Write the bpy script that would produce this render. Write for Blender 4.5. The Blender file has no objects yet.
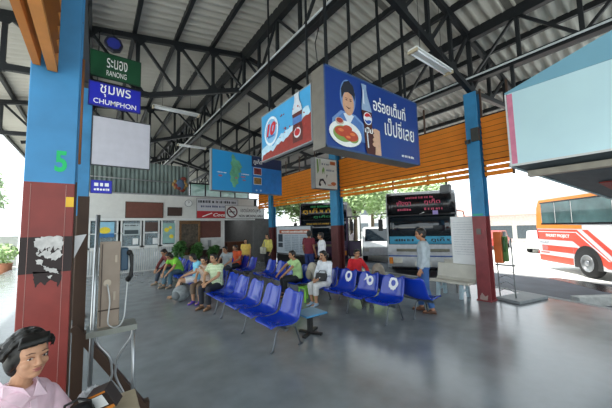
import bpy, bmesh, math, random
from math import sin, cos, pi, radians
from mathutils import Vector as V, Matrix, Euler, noise
R = random.Random(7)
sc = bpy.context.scene
col = sc.collection

# ------------------------------------------------------------------ camera
cam_d = bpy.data.cameras.new('camera'); cam = bpy.data.objects.new('camera', cam_d); col.objects.link(cam)
cam_d.sensor_width = 36; cam_d.lens = 280.93 / 612 * 36; cam_d.clip_end = 400; cam_d.clip_start = .05
yw, pt, rl = radians(36.942), radians(4.798), radians(-1.375)
fw = V((sin(yw)*cos(pt), cos(yw)*cos(pt), sin(pt))); rt = V((cos(yw), -sin(yw), 0)); up = rt.cross(fw)
r2 = rt*cos(rl) + up*sin(rl); u2 = up*cos(rl) - rt*sin(rl)
cam.matrix_world = Matrix(((r2.x, u2.x, -fw.x, 0), (r2.y, u2.y, -fw.y, 0), (r2.z, u2.z, -fw.z, 1.7), (0, 0, 0, 1)))
sc.camera = cam
# ------------------------------------------------------------------ sky, sun, exposure
w = bpy.data.worlds.new('world'); sc.world = w; w.use_nodes = True
bg = w.node_tree.nodes['Background']
bg.inputs[0].default_value = (.86, .95, 1.0, 1); bg.inputs[1].default_value = 2.6
sd = bpy.data.lights.new('sun', 'SUN'); so = bpy.data.objects.new('sun', sd); col.objects.link(so)
sd.energy = 9.0; sd.angle = radians(1.2); sd.color = (1, .96, .88)
so.rotation_euler = V((.30, -.22, -1)).to_track_quat('-Z', 'Y').to_euler()
so.location = (0, 0, 30)
sc.view_settings.view_transform = 'Standard'; sc.view_settings.look = 'None'
sc.view_settings.exposure = -0.2; sc.view_settings.gamma = 1; sc.view_settings.use_curve_mapping = False

# ------------------------------------------------------------------ materials
def lin(h):
    h = h.lstrip('#'); c = [int(h[i:i+2], 16)/255 for i in (0, 2, 4)]
    return tuple(x/12.92 if x <= .04045 else ((x+.055)/1.055)**2.4 for x in c) + (1,)
MATS = {}
def mat(name, hexc, rough=.6, metal=0, var=.12, scale=6, bump=0, bscale=40, emit=0, trans=0, alpha=1, coat=0, rvar=0):
    """procedural surface: base colour broken by noise, optional bump"""
    if name in MATS: return MATS[name]
    m = bpy.data.materials.new(name); m.use_nodes = True; nt = m.node_tree; N = nt.nodes; L = nt.links
    b = N['Principled BSDF']; c = lin(hexc)
    b.inputs['Roughness'].default_value = rough; b.inputs['Metallic'].default_value = metal
    if coat: b.inputs['Coat Weight'].default_value = coat
    tc = N.new('ShaderNodeTexCoord')
    if var:
        n = N.new('ShaderNodeTexNoise'); n.inputs['Scale'].default_value = scale; n.inputs['Detail'].default_value = 4
        L.new(tc.outputs['Object'], n.inputs['Vector'])
        r = N.new('ShaderNodeValToRGB')
        r.color_ramp.elements[0].position = .3; r.color_ramp.elements[1].position = .72
        r.color_ramp.elements[0].color = tuple(x*(1-var) for x in c[:3])+(1,)
        r.color_ramp.elements[1].color = tuple(min(1, x*(1+var)) for x in c[:3])+(1,)
        L.new(n.outputs['Fac'], r.inputs[0]); L.new(r.outputs[0], b.inputs['Base Color'])
        if rvar:
            mr = N.new('ShaderNodeMapRange'); mr.inputs[3].default_value = rough-rvar; mr.inputs[4].default_value = rough+rvar
            L.new(n.outputs['Fac'], mr.inputs[0]); L.new(mr.outputs[0], b.inputs['Roughness'])
    else: b.inputs['Base Color'].default_value = c
    if bump:
        n2 = N.new('ShaderNodeTexNoise'); n2.inputs['Scale'].default_value = bscale
        L.new(tc.outputs['Object'], n2.inputs['Vector'])
        bp = N.new('ShaderNodeBump'); bp.inputs['Strength'].default_value = bump; bp.inputs['Distance'].default_value = .01
        L.new(n2.outputs['Fac'], bp.inputs['Height']); L.new(bp.outputs[0], b.inputs['Normal'])
    if emit:
        b.inputs['Emission Color'].default_value = c; b.inputs['Emission Strength'].default_value = emit
    if trans: b.inputs['Transmission Weight'].default_value = trans
    if alpha < 1: b.inputs['Alpha'].default_value = alpha
    MATS[name] = m; return m
def two_tone(name, lo, hi, zc, band=None):
    """paint that changes colour at a height on the thing, with chips and scuffs"""
    m = mat(name, hi, .5); nt = m.node_tree; N = nt.nodes; L = nt.links; b = N['Principled BSDF']
    tc = N.new('ShaderNodeTexCoord'); sp = N.new('ShaderNodeSeparateXYZ'); L.new(tc.outputs['Object'], sp.inputs[0])
    def rampcol(h, s):
        n = N.new('ShaderNodeTexNoise'); n.inputs['Scale'].default_value = s; n.inputs['Detail'].default_value = 6
        L.new(tc.outputs['Object'], n.inputs['Vector']); r = N.new('ShaderNodeValToRGB'); c = lin(h)
        r.color_ramp.elements[0].position = .32; r.color_ramp.elements[1].position = .7
        r.color_ramp.elements[0].color = tuple(x*.8 for x in c[:3])+(1,); r.color_ramp.elements[1].color = tuple(x*1.12 for x in c[:3])+(1,)
        L.new(n.outputs['Fac'], r.inputs[0]); return r.outputs[0]
    cl, ch = rampcol(lo, 5), rampcol(hi, 3)
    gt = N.new('ShaderNodeMath'); gt.operation = 'GREATER_THAN'; gt.inputs[1].default_value = zc; L.new(sp.outputs[2], gt.inputs[0])
    mx = N.new('ShaderNodeMix'); mx.data_type = 'RGBA'; L.new(gt.outputs[0], mx.inputs[0]); L.new(cl, mx.inputs[6]); L.new(ch, mx.inputs[7])
    # chips
    n = N.new('ShaderNodeTexNoise'); n.inputs['Scale'].default_value = 14; n.inputs['Detail'].default_value = 8; L.new(tc.outputs['Object'], n.inputs['Vector'])
    g2 = N.new('ShaderNodeMath'); g2.operation = 'GREATER_THAN'; g2.inputs[1].default_value = .72; L.new(n.outputs['Fac'], g2.inputs[0])
    m2 = N.new('ShaderNodeMix'); m2.data_type = 'RGBA'; L.new(g2.outputs[0], m2.inputs[0]); L.new(mx.outputs[2], m2.inputs[6]); m2.inputs[7].default_value = lin('3a2a26')
    L.new(m2.outputs[2], b.inputs['Base Color']); return m
def plaid(name, a, b_, c_, s=60):
    m = mat(name, a, .85); nt = m.node_tree; N = nt.nodes; L = nt.links; b = N['Principled BSDF']
    tc = N.new('ShaderNodeTexCoord'); prev = None
    for k, (d, cc) in enumerate((('X', b_), ('Z', c_))):
        wv = N.new('ShaderNodeTexWave'); wv.bands_direction = d; wv.inputs['Scale'].default_value = s/6; L.new(tc.outputs['Object'], wv.inputs['Vector'])
        g = N.new('ShaderNodeMath'); g.operation = 'GREATER_THAN'; g.inputs[1].default_value = .62; L.new(wv.outputs['Fac'], g.inputs[0])
        mx = N.new('ShaderNodeMix'); mx.data_type = 'RGBA'; L.new(g.outputs[0], mx.inputs[0])
        if prev: L.new(prev, mx.inputs[6])
        else: mx.inputs[6].default_value = lin(a)
        mx.inputs[7].default_value = lin(cc); prev = mx.outputs[2]
    L.new(prev, b.inputs['Base Color']); return m
M = lambda n, *a, **k: mat(n, *a, **k)
steel = mat('roof_steel', '11161a', .55, .1, .2)
white = mat('white_paint', 'dfe2e0', .5, var=.05)
offw = mat('dusty_white', 'c9cccb', .6)
grey = mat('mid_grey', '8b8f90', .5)
black = mat('black_rubber', '121314', .5)
chrome = mat('bare_steel', 'b9bcbe', .28, .9, .08)
brownm = mat('brown_paint', '4a3527', .6)
glass_dark = mat('bus_glass', '18222a', .06, 0, .2, coat=.5)
clearw = mat('white_letter', 'f4f4f2', .5, var=0)
inkm = mat('dark_letter', '20242c', .6, var=0)
redl = mat('red_ink', 'c8202a', .5, var=.05)

# ------------------------------------------------------------------ mesh builder
def Wm(o):
    return (Wm(o.parent) @ o.matrix_basis) if o.parent else o.matrix_basis.copy()
class Fr:
    """a flat frame on a wall or sign: origin, right, up; normal points to the viewer side"""
    def __init__(s, o, u, v): s.o, s.u, s.v = V(o), V(u).normalized(), V(v).normalized(); s.n = s.u.cross(s.v)
    def pt(s, a, b, c=0): return s.o + s.u*a + s.v*b + s.n*c
def FY(x, y, z): return Fr((x, y, z), (1, 0, 0), (0, 0, 1))     # faces -Y
def FX(x, y, z): return Fr((x, y, z), (0, -1, 0), (0, 0, 1))    # faces -X
class MB:
    def __init__(s): s.v = []; s.f = []; s.m = []; s.sm = []
    def add(s, vs, fs, mi=0, smooth=False):
        k = len(s.v); s.v += [V(x) for x in vs]; s.f += [tuple(i+k for i in f) for f in fs]
        s.m += [mi]*len(fs); s.sm += [smooth]*len(fs); return s
    def box(s, c, d, rot=None, mi=0):
        c = V(c); h = V(d)/2; vs = []
        for z in (-1, 1):
            for y in (-1, 1):
                for x in (-1, 1):
                    p = V((x*h.x, y*h.y, z*h.z)); vs.append(c + (rot @ p if rot else p))
        return s.add(vs, [(0, 2, 3, 1), (4, 5, 7, 6), (0, 1, 5, 4), (2, 6, 7, 3), (0, 4, 6, 2), (1, 3, 7, 5)], mi)
    def bx(s, a, b, mi=0):
        a, b = V(a), V(b); return s.box((a+b)/2, (abs(b.x-a.x), abs(b.y-a.y), abs(b.z-a.z)), None, mi)
    def beam(s, p, q, w_, h, upv=(0, 0, 1), mi=0):
        p, q = V(p), V(q); d = (q-p); L = d.length; d.normalize(); a = d.cross(V(upv))
        if a.length < 1e-4: a = d.cross(V((1, 0, 0)))
        a.normalize(); b = a.cross(d).normalized(); rot = Matrix((a, d, b)).transposed()
        return s.box((p+q)/2, (w_, L, h), rot, mi)
    def rings(s, rs, cap=True, smooth=True, mi=0):
        n = len(rs[0]); vs = [p for r in rs for p in r]; fs = []
        for i in range(len(rs)-1):
            for j in range(n): fs.append((i*n+j, i*n+(j+1) % n, (i+1)*n+(j+1) % n, (i+1)*n+j))
        if cap: fs += [tuple(range(n-1, -1, -1)), tuple(range((len(rs)-1)*n, len(rs)*n))]
        return s.add(vs, fs, mi, smooth)
    def path(s, pts, r, n=8, mi=0, cap=True):
        pts = [V(p) for p in pts]; rr = r if isinstance(r, (list, tuple)) else [r]*len(pts); rs = []; pa = None
        for i, p in enumerate(pts):
            d = (pts[min(i+1, len(pts)-1)] - pts[max(i-1, 0)]).normalized()
            a = pa - d*pa.dot(d) if pa else d.cross(V((0, 0, 1)))
            if a.length < 1e-3: a = d.cross(V((1, .1, 0)))
            a.normalize(); pa = a; b = d.cross(a)
            rs.append([p + (a*cos(2*pi*k/n) + b*sin(2*pi*k/n))*rr[i] for k in range(n)])
        return s.rings(rs, cap, True, mi)
    def tube(s, p, q, r, r2=None, n=10, mi=0): return s.path([p, q], [r, r if r2 is None else r2], n, mi)
    def ell(s, c, r, rot=None, nu=14, nv=9, mi=0):
        c = V(c); vs = []; fs = []
        r = (r, r, r) if not isinstance(r, (tuple, list)) else r
        T = lambda p: c + (rot @ p if rot else p)
        vs.append(T(V((0, 0, -r[2]))))
        for i in range(1, nv):
            t = -pi/2 + pi*i/nv
            for k in range(nu): vs.append(T(V((r[0]*cos(t)*cos(2*pi*k/nu), r[1]*cos(t)*sin(2*pi*k/nu), r[2]*sin(t)))))
        vs.append(T(V((0, 0, r[2])))); e = len(vs)-1
        for k in range(nu): fs.append((0, 1+(k+1) % nu, 1+k)); fs.append((e, e-nu+k, e-nu+(k+1) % nu))
        for i in range(nv-2):
            for k in range(nu):
                a = 1+i*nu; fs.append((a+k, a+(k+1) % nu, a+nu+(k+1) % nu, a+nu+k))
        return s.add(vs, fs, mi, True)
    def prism(s, poly, fr, t=.004, z0=0, mi=0):
        n = len(poly); A = sum(poly[i][0]*poly[(i+1) % n][1]-poly[(i+1) % n][0]*poly[i][1] for i in range(n))
        if A < 0: poly = poly[::-1]
        vs = [fr.pt(a, b, z0) for a, b in poly] + [fr.pt(a, b, z0+t) for a, b in poly]
        fs = [tuple(range(n-1, -1, -1)), tuple(range(n, 2*n))] + [(i, (i+1) % n, n+(i+1) % n, n+i) for i in range(n)]
        return s.add(vs, fs, mi)
    def build(s, name, m, parent=None, world=True, bevel=0, seg=2):
        me = bpy.data.meshes.new(name); vs = s.v
        if parent and world:
            inv = Wm(parent).inverted(); vs = [inv @ p for p in vs]
        me.from_pydata([tuple(p) for p in vs], [], s.f)
        for x in (m if isinstance(m, (list, tuple)) else [m]): me.materials.append(x)
        me.polygons.foreach_set('material_index', s.m); me.polygons.foreach_set('use_smooth', s.sm); me.update()
        o = bpy.data.objects.new(name, me); col.objects.link(o)
        if parent: o.parent = parent
        if bevel:
            b = o.modifiers.new('bevel', 'BEVEL'); b.width = bevel; b.segments = seg; b.limit_method = 'ANGLE'; b.angle_limit = .7
        return o
def thing(name, label, cat, loc=(0, 0, 0), rz=0, group=None):
    o = bpy.data.objects.new(name, None); col.objects.link(o); o.empty_display_size = .1
    o.location = loc; o.rotation_euler = (0, 0, rz); o['label'] = label; o['category'] = cat
    if group: o['group'] = group
    return o
def tag(o, label, cat, group=None):
    o['label'] = label; o['category'] = cat
    if group: o['group'] = group
    return o
def struct(o, label=None, cat=None):
    o['kind'] = 'structure'
    if label: o['label'] = label; o['category'] = cat
    return o
def dup(o, loc=None, rz=None, label=None, parent=None):
    kids = list(o.children); c = o.copy(); col.objects.link(c); c.parent = parent
    for k in kids: dup(k, parent=c)
    if loc is not None: c.location = loc
    if rz is not None: c.rotation_euler = (0, 0, rz)
    if label: c['label'] = label
    return c
def txt(s, fr, a, b, m, parent, wd=None, ht=None, bold=.0, shear=0, off=.004, name='lettering', label=None, th=.003):
    cu = bpy.data.curves.new(name, 'FONT'); cu.body = s; cu.size = 1; cu.offset = bold; cu.shear = shear; cu.extrude = .004
    t = bpy.data.objects.new(name, cu); col.objects.link(t)
    dg = bpy.context.evaluated_depsgraph_get(); me = bpy.data.meshes.new_from_object(t.evaluated_get(dg))
    bpy.data.objects.remove(t); bpy.data.curves.remove(cu)
    xs = [v.co.x for v in me.vertices] or [0, 1]; ys = [v.co.y for v in me.vertices] or [0, 1]
    x0, x1, y0, y1 = min(xs), max(xs), min(ys), max(ys)
    sx = wd/(x1-x0) if wd else None; sy = ht/(y1-y0) if ht else None
    sx = sx or sy; sy = sy or sx
    inv = Wm(parent).inverted() if parent else Matrix()
    for v in me.vertices: v.co = inv @ fr.pt(a+(v.co.x-x0)*sx, b+(v.co.y-y0)*sy, off + (th if v.co.z > 0 else 0))
    me.materials.clear(); me.materials.append(m); me.name = name
    o = bpy.data.objects.new(name, me); col.objects.link(o); o.parent = parent
    if label: o['label'] = label
    return o
def crom(pts, n=5):
    P_ = [V(p) for p in pts]; P_ = [P_[0]*2-P_[1]]+P_+[P_[-1]*2-P_[-2]]; o = []
    for a, b, c, d in zip(P_, P_[1:], P_[2:], P_[3:]):
        for k in range(n):
            t = k/n; o.append(.5*((2*b)+(c-a)*t+(2*a-5*b+4*c-d)*t*t+(3*b-a-3*c+d)*t**3))
    return o+[P_[-2]]
def circ(cx, cy, r, r2=None, n=28): return [(cx+r*cos(2*pi*k/n), cy+(r2 or r)*sin(2*pi*k/n)) for k in range(n)]
def decal(name, polys, fr, m, parent, z0=.003, t=.003, label=None):
    mb = MB()
    for i, p in enumerate(polys): mb.prism(p, fr, t+.0005*i, z0)
    o = mb.build(name, m, parent)
    if label: o['label'] = label
    return o
def rect(a, b, c, d): return [(a, b), (c, b), (c, d), (a, d)]
def dashes(fr, a, b, wd, ht, m, parent, z0=.004, rows=1, gap=1.6, name='lettering'):
    """small print too fine to read: rows of broken strokes"""
    mb = MB(); rr = random.Random(int(abs(a*977+b*131)*100) % 9999)
    for r in range(rows):
        x = a; y = b - r*ht*gap
        while x < a+wd-ht*.3:
            l = ht*rr.uniform(.35, 1.0); l = min(l, a+wd-x)
            mb.prism(rect(x, y, x+l*.8, y+ht*rr.uniform(.75, 1.0)), fr, .002, z0); x += l + ht*rr.choice((.12, .12, .12, .5))
    return mb.build(name, m, parent)
def board(name, label, cat, fr, wd, ht, t, face, edge, border=.02, group=None, lip=.006):
    """flat sign: backing box, face sheet, raised frame"""
    root = thing(name, label, cat, fr.o, 0, group)
    mb = MB(); mb.prism(rect(0, 0, wd, ht), fr, t-.004, -t); mb.build('backing', edge, root)
    mb = MB(); mb.prism(rect(border*.5, border*.5, wd-border*.5, ht-border*.5), fr, .004, -.004); mb.build('face_sheet', face, root)
    if border:
        mb = MB()
        for q in (rect(0, 0, wd, border), rect(0, ht-border, wd, ht), rect(0, border, border, ht-border), rect(wd-border, border, wd, ht-border)):
            mb.prism(q, fr, lip+.004, -.004)
        mb.build('frame', edge, root)
    return root

# ================================================================== THE SHED
# world: X runs to the bus bays, Y runs down the hall, Z up; platform floor at 0, road at -0.3
RX, RZ, SL = 3.42, 7.0, .19
def roof_z(x): return RZ - SL*abs(x-RX)
m = mat('polished_concrete', '7e8487', .21, 0, .16, 2.6, .10, 2.2, rvar=.07)
# floor slab: a grid so that its slow waviness can catch the light
EDGE = [(6.2, -6), (7.02, -3), (8.1, .95), (8.66, 3.1), (8.66, 30)]
mb = MB(); mb.prism([(-3.2, 30), (-3.2, -6)]+EDGE, Fr((0, 0, -.3), (1, 0, 0), (0, 1, 0)), .3); fl = mb.build('floor', m); struct(fl)
mb = MB(); mb.prism([(x-.14, y) for x, y in EDGE]+[(x+.01, y) for x, y in EDGE[::-1]], Fr((0, 0, -.299), (1, 0, 0), (0, 1, 0)), .304); struct(mb.build('trim_1', mat('kerb_concrete', 'a9abab', .8, bump=.2)))
mb = MB(); mb.bx((5, -30, -.5), (12.9, 40, -.301)); a = mb.build('road', mat('asphalt_lane', '5d646c', .75, 0, .25, 1.2, .3, 60)); struct(a, 'grey asphalt lane beside the platform edge', 'road')
mb = MB(); mb.bx((12.9, -60, -.55), (70, 80, -.31)); mb.bx((-60, -60, -.55), (-3.2, 80, -.31)); mb.bx((-3.2, 30, -.55), (12.9, 80, -.31))
a = mb.build('yard', mat('pale_yard_concrete', 'd6d6d2', .85, 0, .1, .6, .2, 30)); struct(a, 'pale sunlit concrete yard around the terminal', 'yard')
# dark glossy patch on the lane
mb = MB(); fr = Fr((0, 0, -.3), (1, 0, 0), (0, 1, 0))
mb.prism([(11.3, .9), (12.3, 1.2), (13.0, 2.0), (13.3, 2.9), (12.9, 3.0), (12.4, 2.3), (11.5, 1.5)], fr, .004)
tag(mb.build('dark_lane_patch', mat('dark_lane_patch', '23262a', .25)), 'dark glossy patch on the lane beside the red and white bus', 'stain')

# ---- corrugated roof with purlins
def corr(x0, x1, z0, z1, y0, y1, per=.23, amp=.05, th=.0):
    mb = MB(); n = int((y1-y0)/per*6); vs = []; fs = []
    for i in range(n+1):
        y = y0+(y1-y0)*i/n; dz = amp*sin(2*pi*y/per)
        vs += [(x0, y, z0+dz), (x1, y, z1+dz)]
    for i in range(n): fs.append((2*i, 2*i+1, 2*i+3, 2*i+2))
    return mb.add(vs, fs, 0, True)
sheet = mat('galvanised_sheet', 'bfbdb4', .55, 0, .16, .5)
ce = corr(-3.1, RX, roof_z(-3.1)+.1, RZ+.1, -6, 29).build('ceiling', sheet); struct(ce)
c2 = corr(RX, 11.5, RZ+.1, roof_z(11.5)+.1, -6, 29).build('roof_slope', sheet, ce)
mb = MB()
for (x, y) in ((4.4, 3.05), (6.3, 1.2), (6.4, 5.6)):
    mb.add([(x, y, roof_z(x)+.07), (x+.9, y, roof_z(x+.9)+.07), (x+.9, y+.75, roof_z(x+.9)+.07), (x, y+.75, roof_z(x)+.07)], [(0, 1, 2, 3)])
mb.build('patch_sheet', mat('patch_sheet', '6d6c66', .6), ce)
for x in (-3.05, -2.15, -1.22, -.3, .62, 1.54, 2.48, 3.42, 4.36, 5.3, 6.22, 7.14, 8.06, 8.98, 9.9, 10.8, 11.45):
    mb = MB(); z = roof_z(x); mb.bx((x-.04, -6, z-.06), (x+.04, 29, z+.075)); mb.build('purlin', steel, ce)

# ---- trusses across the hall
def web(p, q, w_, parent):
    mb = MB(); mb.beam(p, q, w_, w_); return mb.build('web_bar', steel, parent)
def truss(y, label):
    t = thing('roof_truss', label, 'roof truss', (RX, y, 0), 0, 'trusses across the hall')
    low = lambda x: (4.80 if x < -.25 else 4.98 if x < .95 else 4.98+(5.82-4.98)*(x-.95)/(RX-.95)) if x < RX else (5.82-(5.82-4.78)*(x-RX)/(7-RX) if x < 7 else 4.78+.09*(x-7))
    top = lambda x: roof_z(x)-.13
    for xa, xb in ((-2.7, RX), (RX, 11.4)):
        mb = MB(); mb.beam((xa, y, top(xa)), (xb, y, top(xb)), .10, .13); mb.build('top_chord', steel, t)
    for xa, xb in ((-2.5, -.25), (-.25, .95), (.95, RX), (RX, 7), (7, 10.4)):
        mb = MB(); mb.beam((xa, y, low(xa)), (xb, y, low(xb)), .10, .12); mb.build('bottom_chord', steel, t)
    xs = [-2.4, -1.5, -.25, .7, 1.6, 2.5, RX, 4.3, 5.2, 6.1, 7, 8.1, 9.2, 10.3]
    for i, x in enumerate(xs): web((x, y, low(x)), (x, y, top(x)), .075, t)
    for i in range(len(xs)-1):
        a, b = xs[i], xs[i+1]
        if a < RX: web((a, y, top(a)), (b, y, low(b)), .065, t)
        else: web((a, y, low(a)), (b, y, top(b)), .065, t)
    for x in xs[1:-1]:
        mb = MB(); mb.prism([(x-.18, top(x)-.02), (x+.18, top(x)-.02), (x+.06, top(x)-.2), (x-.06, top(x)-.2)], FY(0, y-.035, 0), .012); mb.build('gusset_plate', steel, t)
        mb = MB(); mb.prism([(x-.16, low(x)+.02), (x+.16, low(x)+.02), (x+.05, low(x)+.18), (x-.05, low(x)+.18)], FY(0, y-.035, 0), .012); mb.build('gusset_plate', steel, t)
    return t
T0 = truss(2.72, 'dark steel roof truss meeting the nearest right column')
for y, lb in ((7.48, 'dark steel roof truss carrying the green and blue destination signs'), (12.2, 'dark steel roof truss just in front of the ticket office'),
              (17.0, 'dark steel roof truss behind the ticket office roof'), (21.8, 'farthest dark steel roof truss at the end of the hall')):
    dup(T0, (RX, y, 0), label=lb)
# ---- lattice girders along the hall
def girder(x, zt, zb, label, light=False):
    t = thing('lattice_girder', label, 'girder', (x, 0, 0), 0, 'girders along the hall')
    mb = MB(); mb.bx((x-.07, -4, zt-.08), (x+.07, 26, zt+.08)); mb.build('top_chord', steel, t)
    mb = MB(); mb.bx((x-.07, -4, zb-.07), (x+.07, 26, zb+.07)); mb.build('bottom_chord', steel, t)
    y = -3.0; k = 0
    while y < 24:
        web((x, y, zb), (x, y, zt), .07, t); web((x, y, zt if k % 2 else zb), (x, y+.95, zb if k % 2 else zt), .055, t)
        y += .95; k += 1
    if light:
        mb = MB(); mb.tube((x-.16, -3, zb-.02), (x-.16, 24, zb-.02), .022, n=8)
        mb.build('conduit', mat('pale_conduit', 'aeb4b6', .4), t)['label'] = 'pale grey conduit pipe'
    return t
girder(RX, 6.82, 5.78, 'dark steel lattice girder under the roof ridge', True)
girder(7.0, 6.1, 5.08, 'dark steel lattice girder over the bus bay columns', True)
girder(-.25, 6.15, 5.0, 'dark steel lattice girder over the left column row')

def poster(x, z, wd, ht, hexc, label, extra=None, y=13.995, cat='poster', nm='poster'):
    fr = FY(x, y, z); mb = MB(); mb.prism(rect(0, 0, wd, ht), fr, .008)
    o = mb.build(nm, mat('poster_'+hexc, hexc, .6, 0, .12, 5)); tag(o, label, cat)
    if extra: extra(o, fr, wd, ht)
    return o
# ---- columns (H sections)
def column(x, y, ax, wd, dp, h, zc, label, lo, hi, inner=None):
    t = thing('steel_column', label, 'column', (x, y, 0), 0)
    tt = two_tone('paint_'+lo+hi+str(zc), lo, hi, zc); t2 = two_tone('web_'+lo+hi, inner or lo, hi, zc+.05) if inner else tt
    if ax == 'Y':   # flanges face -Y / +Y
        for s, nm in ((-1, 'front_flange'), (1, 'rear_flange')):
            mb = MB(); mb.box((x, y+s*dp/2, h/2), (wd, .035, h)); mb.build(nm, tt if s < 0 else t2, t, bevel=.006)
        mb = MB(); mb.box((x, y, h/2), (wd*.78, dp-.035, h)); mb.build('web', t2, t)
    else:
        for s, nm in ((-1, 'front_flange'), (1, 'rear_flange')):
            mb = MB(); mb.box((x+s*dp/2, y, h/2), (.03, wd, h)); mb.build(nm, tt, t, bevel=.005)
        mb = MB(); mb.box((x, y, h/2), (dp-.03, .05, h)); mb.build('web', tt, t)
    mb = MB(); mb.box((x, y, .012), (wd+.06, dp+.06, .024)); mb.build('base_plate', tt, t)
    return t
CL = column(-.255, 2.73, 'Y', .265, .26, 4.76, 2.05, 'big blue and maroon steel column in the left foreground', '84322b', '3a86b8', '4c3626')
fr = FY(-.3875, 2.5825, 0)
decal('seam', [rect(.036, .0, .038, 2.04), rect(.216, 0, .218, 2.04)], fr, mat('seam_scratch', 'b08a82', .7), CL, .0, .002, 'pale vertical scratch lines')
# torn poster: black patch with white paper left on it
rp = random.Random(3)
blob = [(.03+.0*k, 0) for k in range(0)]
decal('black_patch', [rect(.0, 1.44, .265, 1.68)], fr, mat('black_patch', '2c2120', .7), CL, .0, .001)
def ragged(poly, amp, n=5):
    o = []
    for (x0, y0), (x1, y1) in zip(poly, poly[1:]+poly[:1]):
        for k in range(n): f = k/n; o.append((x0+(x1-x0)*f+rp.uniform(-amp, amp), y0+(y1-y0)*f+rp.uniform(-amp, amp)))
    return o
decal('torn_poster', [ragged([(.075, 1.67), (.13, 1.685), (.21, 1.68), (.215, 1.62), (.2, 1.575), (.215, 1.55), (.175, 1.52), (.14, 1.535), (.115, 1.55), (.085, 1.56), (.09, 1.6), (.068, 1.62)], .006),
      ragged([(.12, 1.49), (.15, 1.47), (.185, 1.465), (.2, 1.43), (.165, 1.44), (.13, 1.455)], .005), ragged([(.08, 1.53), (.115, 1.525), (.115, 1.49), (.09, 1.5)], .004), ragged([(.14, 1.415), (.165, 1.42), (.16, 1.40)], .003)],
      fr, mat('torn_paper', 'c3c1be', .8, var=.2, scale=30), CL, .0015, .002, 'torn white poster paper')
decal('scratches', [ragged([(.09+.02*k, 1.56+.02*(k % 3)), (.11+.022*k, 1.575+.02*(k % 3)), (.10+.022*k, 1.60+.018*(k % 2)), (.095+.02*k, 1.58)], .004, 3) for k in range(5)], fr, MATS['black_patch'], CL, .0032, .001)
decal('tar_drip', [ragged([(.07, 1.45), (.21, 1.45), (.215, 1.40), (.2, 1.33), (.19, 1.37), (.16, 1.39), (.13, 1.36), (.11, 1.38), (.085, 1.35), (.075, 1.40)], .004)], fr, MATS['black_patch'], CL, .0, .001)
txt('5', fr, .15, 2.13, mat('green_spray', '1fb96b', .7, var=.1), CL, wd=.065, ht=.15, bold=.03, off=.0, name='sprayed_number', th=.002)
decal('yellow_sticker', [rect(.218, 1.885, .262, 1.955)], fr, mat('yellow_sticker', 'e0b226', .5), CL, .0, .002)
mb = MB(); mb.path([(-.105, 2.60, 2.2), (-.105, 2.60, 3.0)], .009, 6); mb.build('conduit', mat('rusty_conduit', '7a4c28', .7), CL)
mb = MB(); mb.prism([(0, .0), (.07, .17), (.0, .16)], Fr((-.115, 2.66, 1.52), (1, .3, 0), (0, 0, 1)), .002); mb.build('loose_paper', mat('loose_paper', 'dcdcdc', .8), CL)
column(-.255, 7.48, 'Y', .265, .26, 4.76, 2.05, 'blue steel column hidden behind the big foreground column', '5f4a3c', '3a86b8')
C1 = column(7.02, 2.73, 'X', .27, .24, 4.74, 1.86, 'blue and maroon steel column nearest the red and white bus', '8a3d40', '2f7fae')
column(7.02, 7.48, 'X', .34, .3, 4.74, 1.75, 'blue and maroon steel column between the two parked dark buses', '5e2b2b', '2c82ae')
column(7.02, 12.15, 'X', .27, .24, 4.74, 1.75, 'farthest blue steel column beside the white timetable board', '5e2b2b', '2c82ae')
for k, (z, h, c) in enumerate(((1.62, .22, 'dfe3e4'), (1.36, .22, '2d5a9c'), (1.12, .2, 'd9cf3e'), (.9, .2, '3a6ab0'), (.6, .26, 'e2e2e0'))):
    poster(-.19, z, .075, h, c, ('white', 'blue', 'yellow', 'lower blue', 'lowest white')[k]+' strip notice on the column behind the payphone stand', None, 7.325)
# clutter on the right column
mb = MB(); mb.beam((6.72, 2.8, 3.55), (7.0, 2.8, 3.62), .06, .09); mb.box((6.88, 2.66, 3.72), (.1, .16, .3)); mb.build('bracket', mat('rust_bracket', '3a3b38', .7), C1)
mb = MB(); mb.box((6.88, 2.74, 1.52), (.03, .09, .13)); mb.build('switch_box', mat('switch_box', '6f6560', .6), C1)
decal('scuff', [[(.05, .03), (.2, .02), (.22, .14), (.16, .1), (.1, .18), (.06, .1)]], FX(6.885, 2.87, 0), mat('scuff', 'b09a92', .8), C1, 0, .002)
decal('green_mark', [rect(.03, 1.87, .24, 1.92)], FX(6.885, 2.87, 0), mat('green_mark', '3d9c8a', .7), C1, 0, .002)

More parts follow.
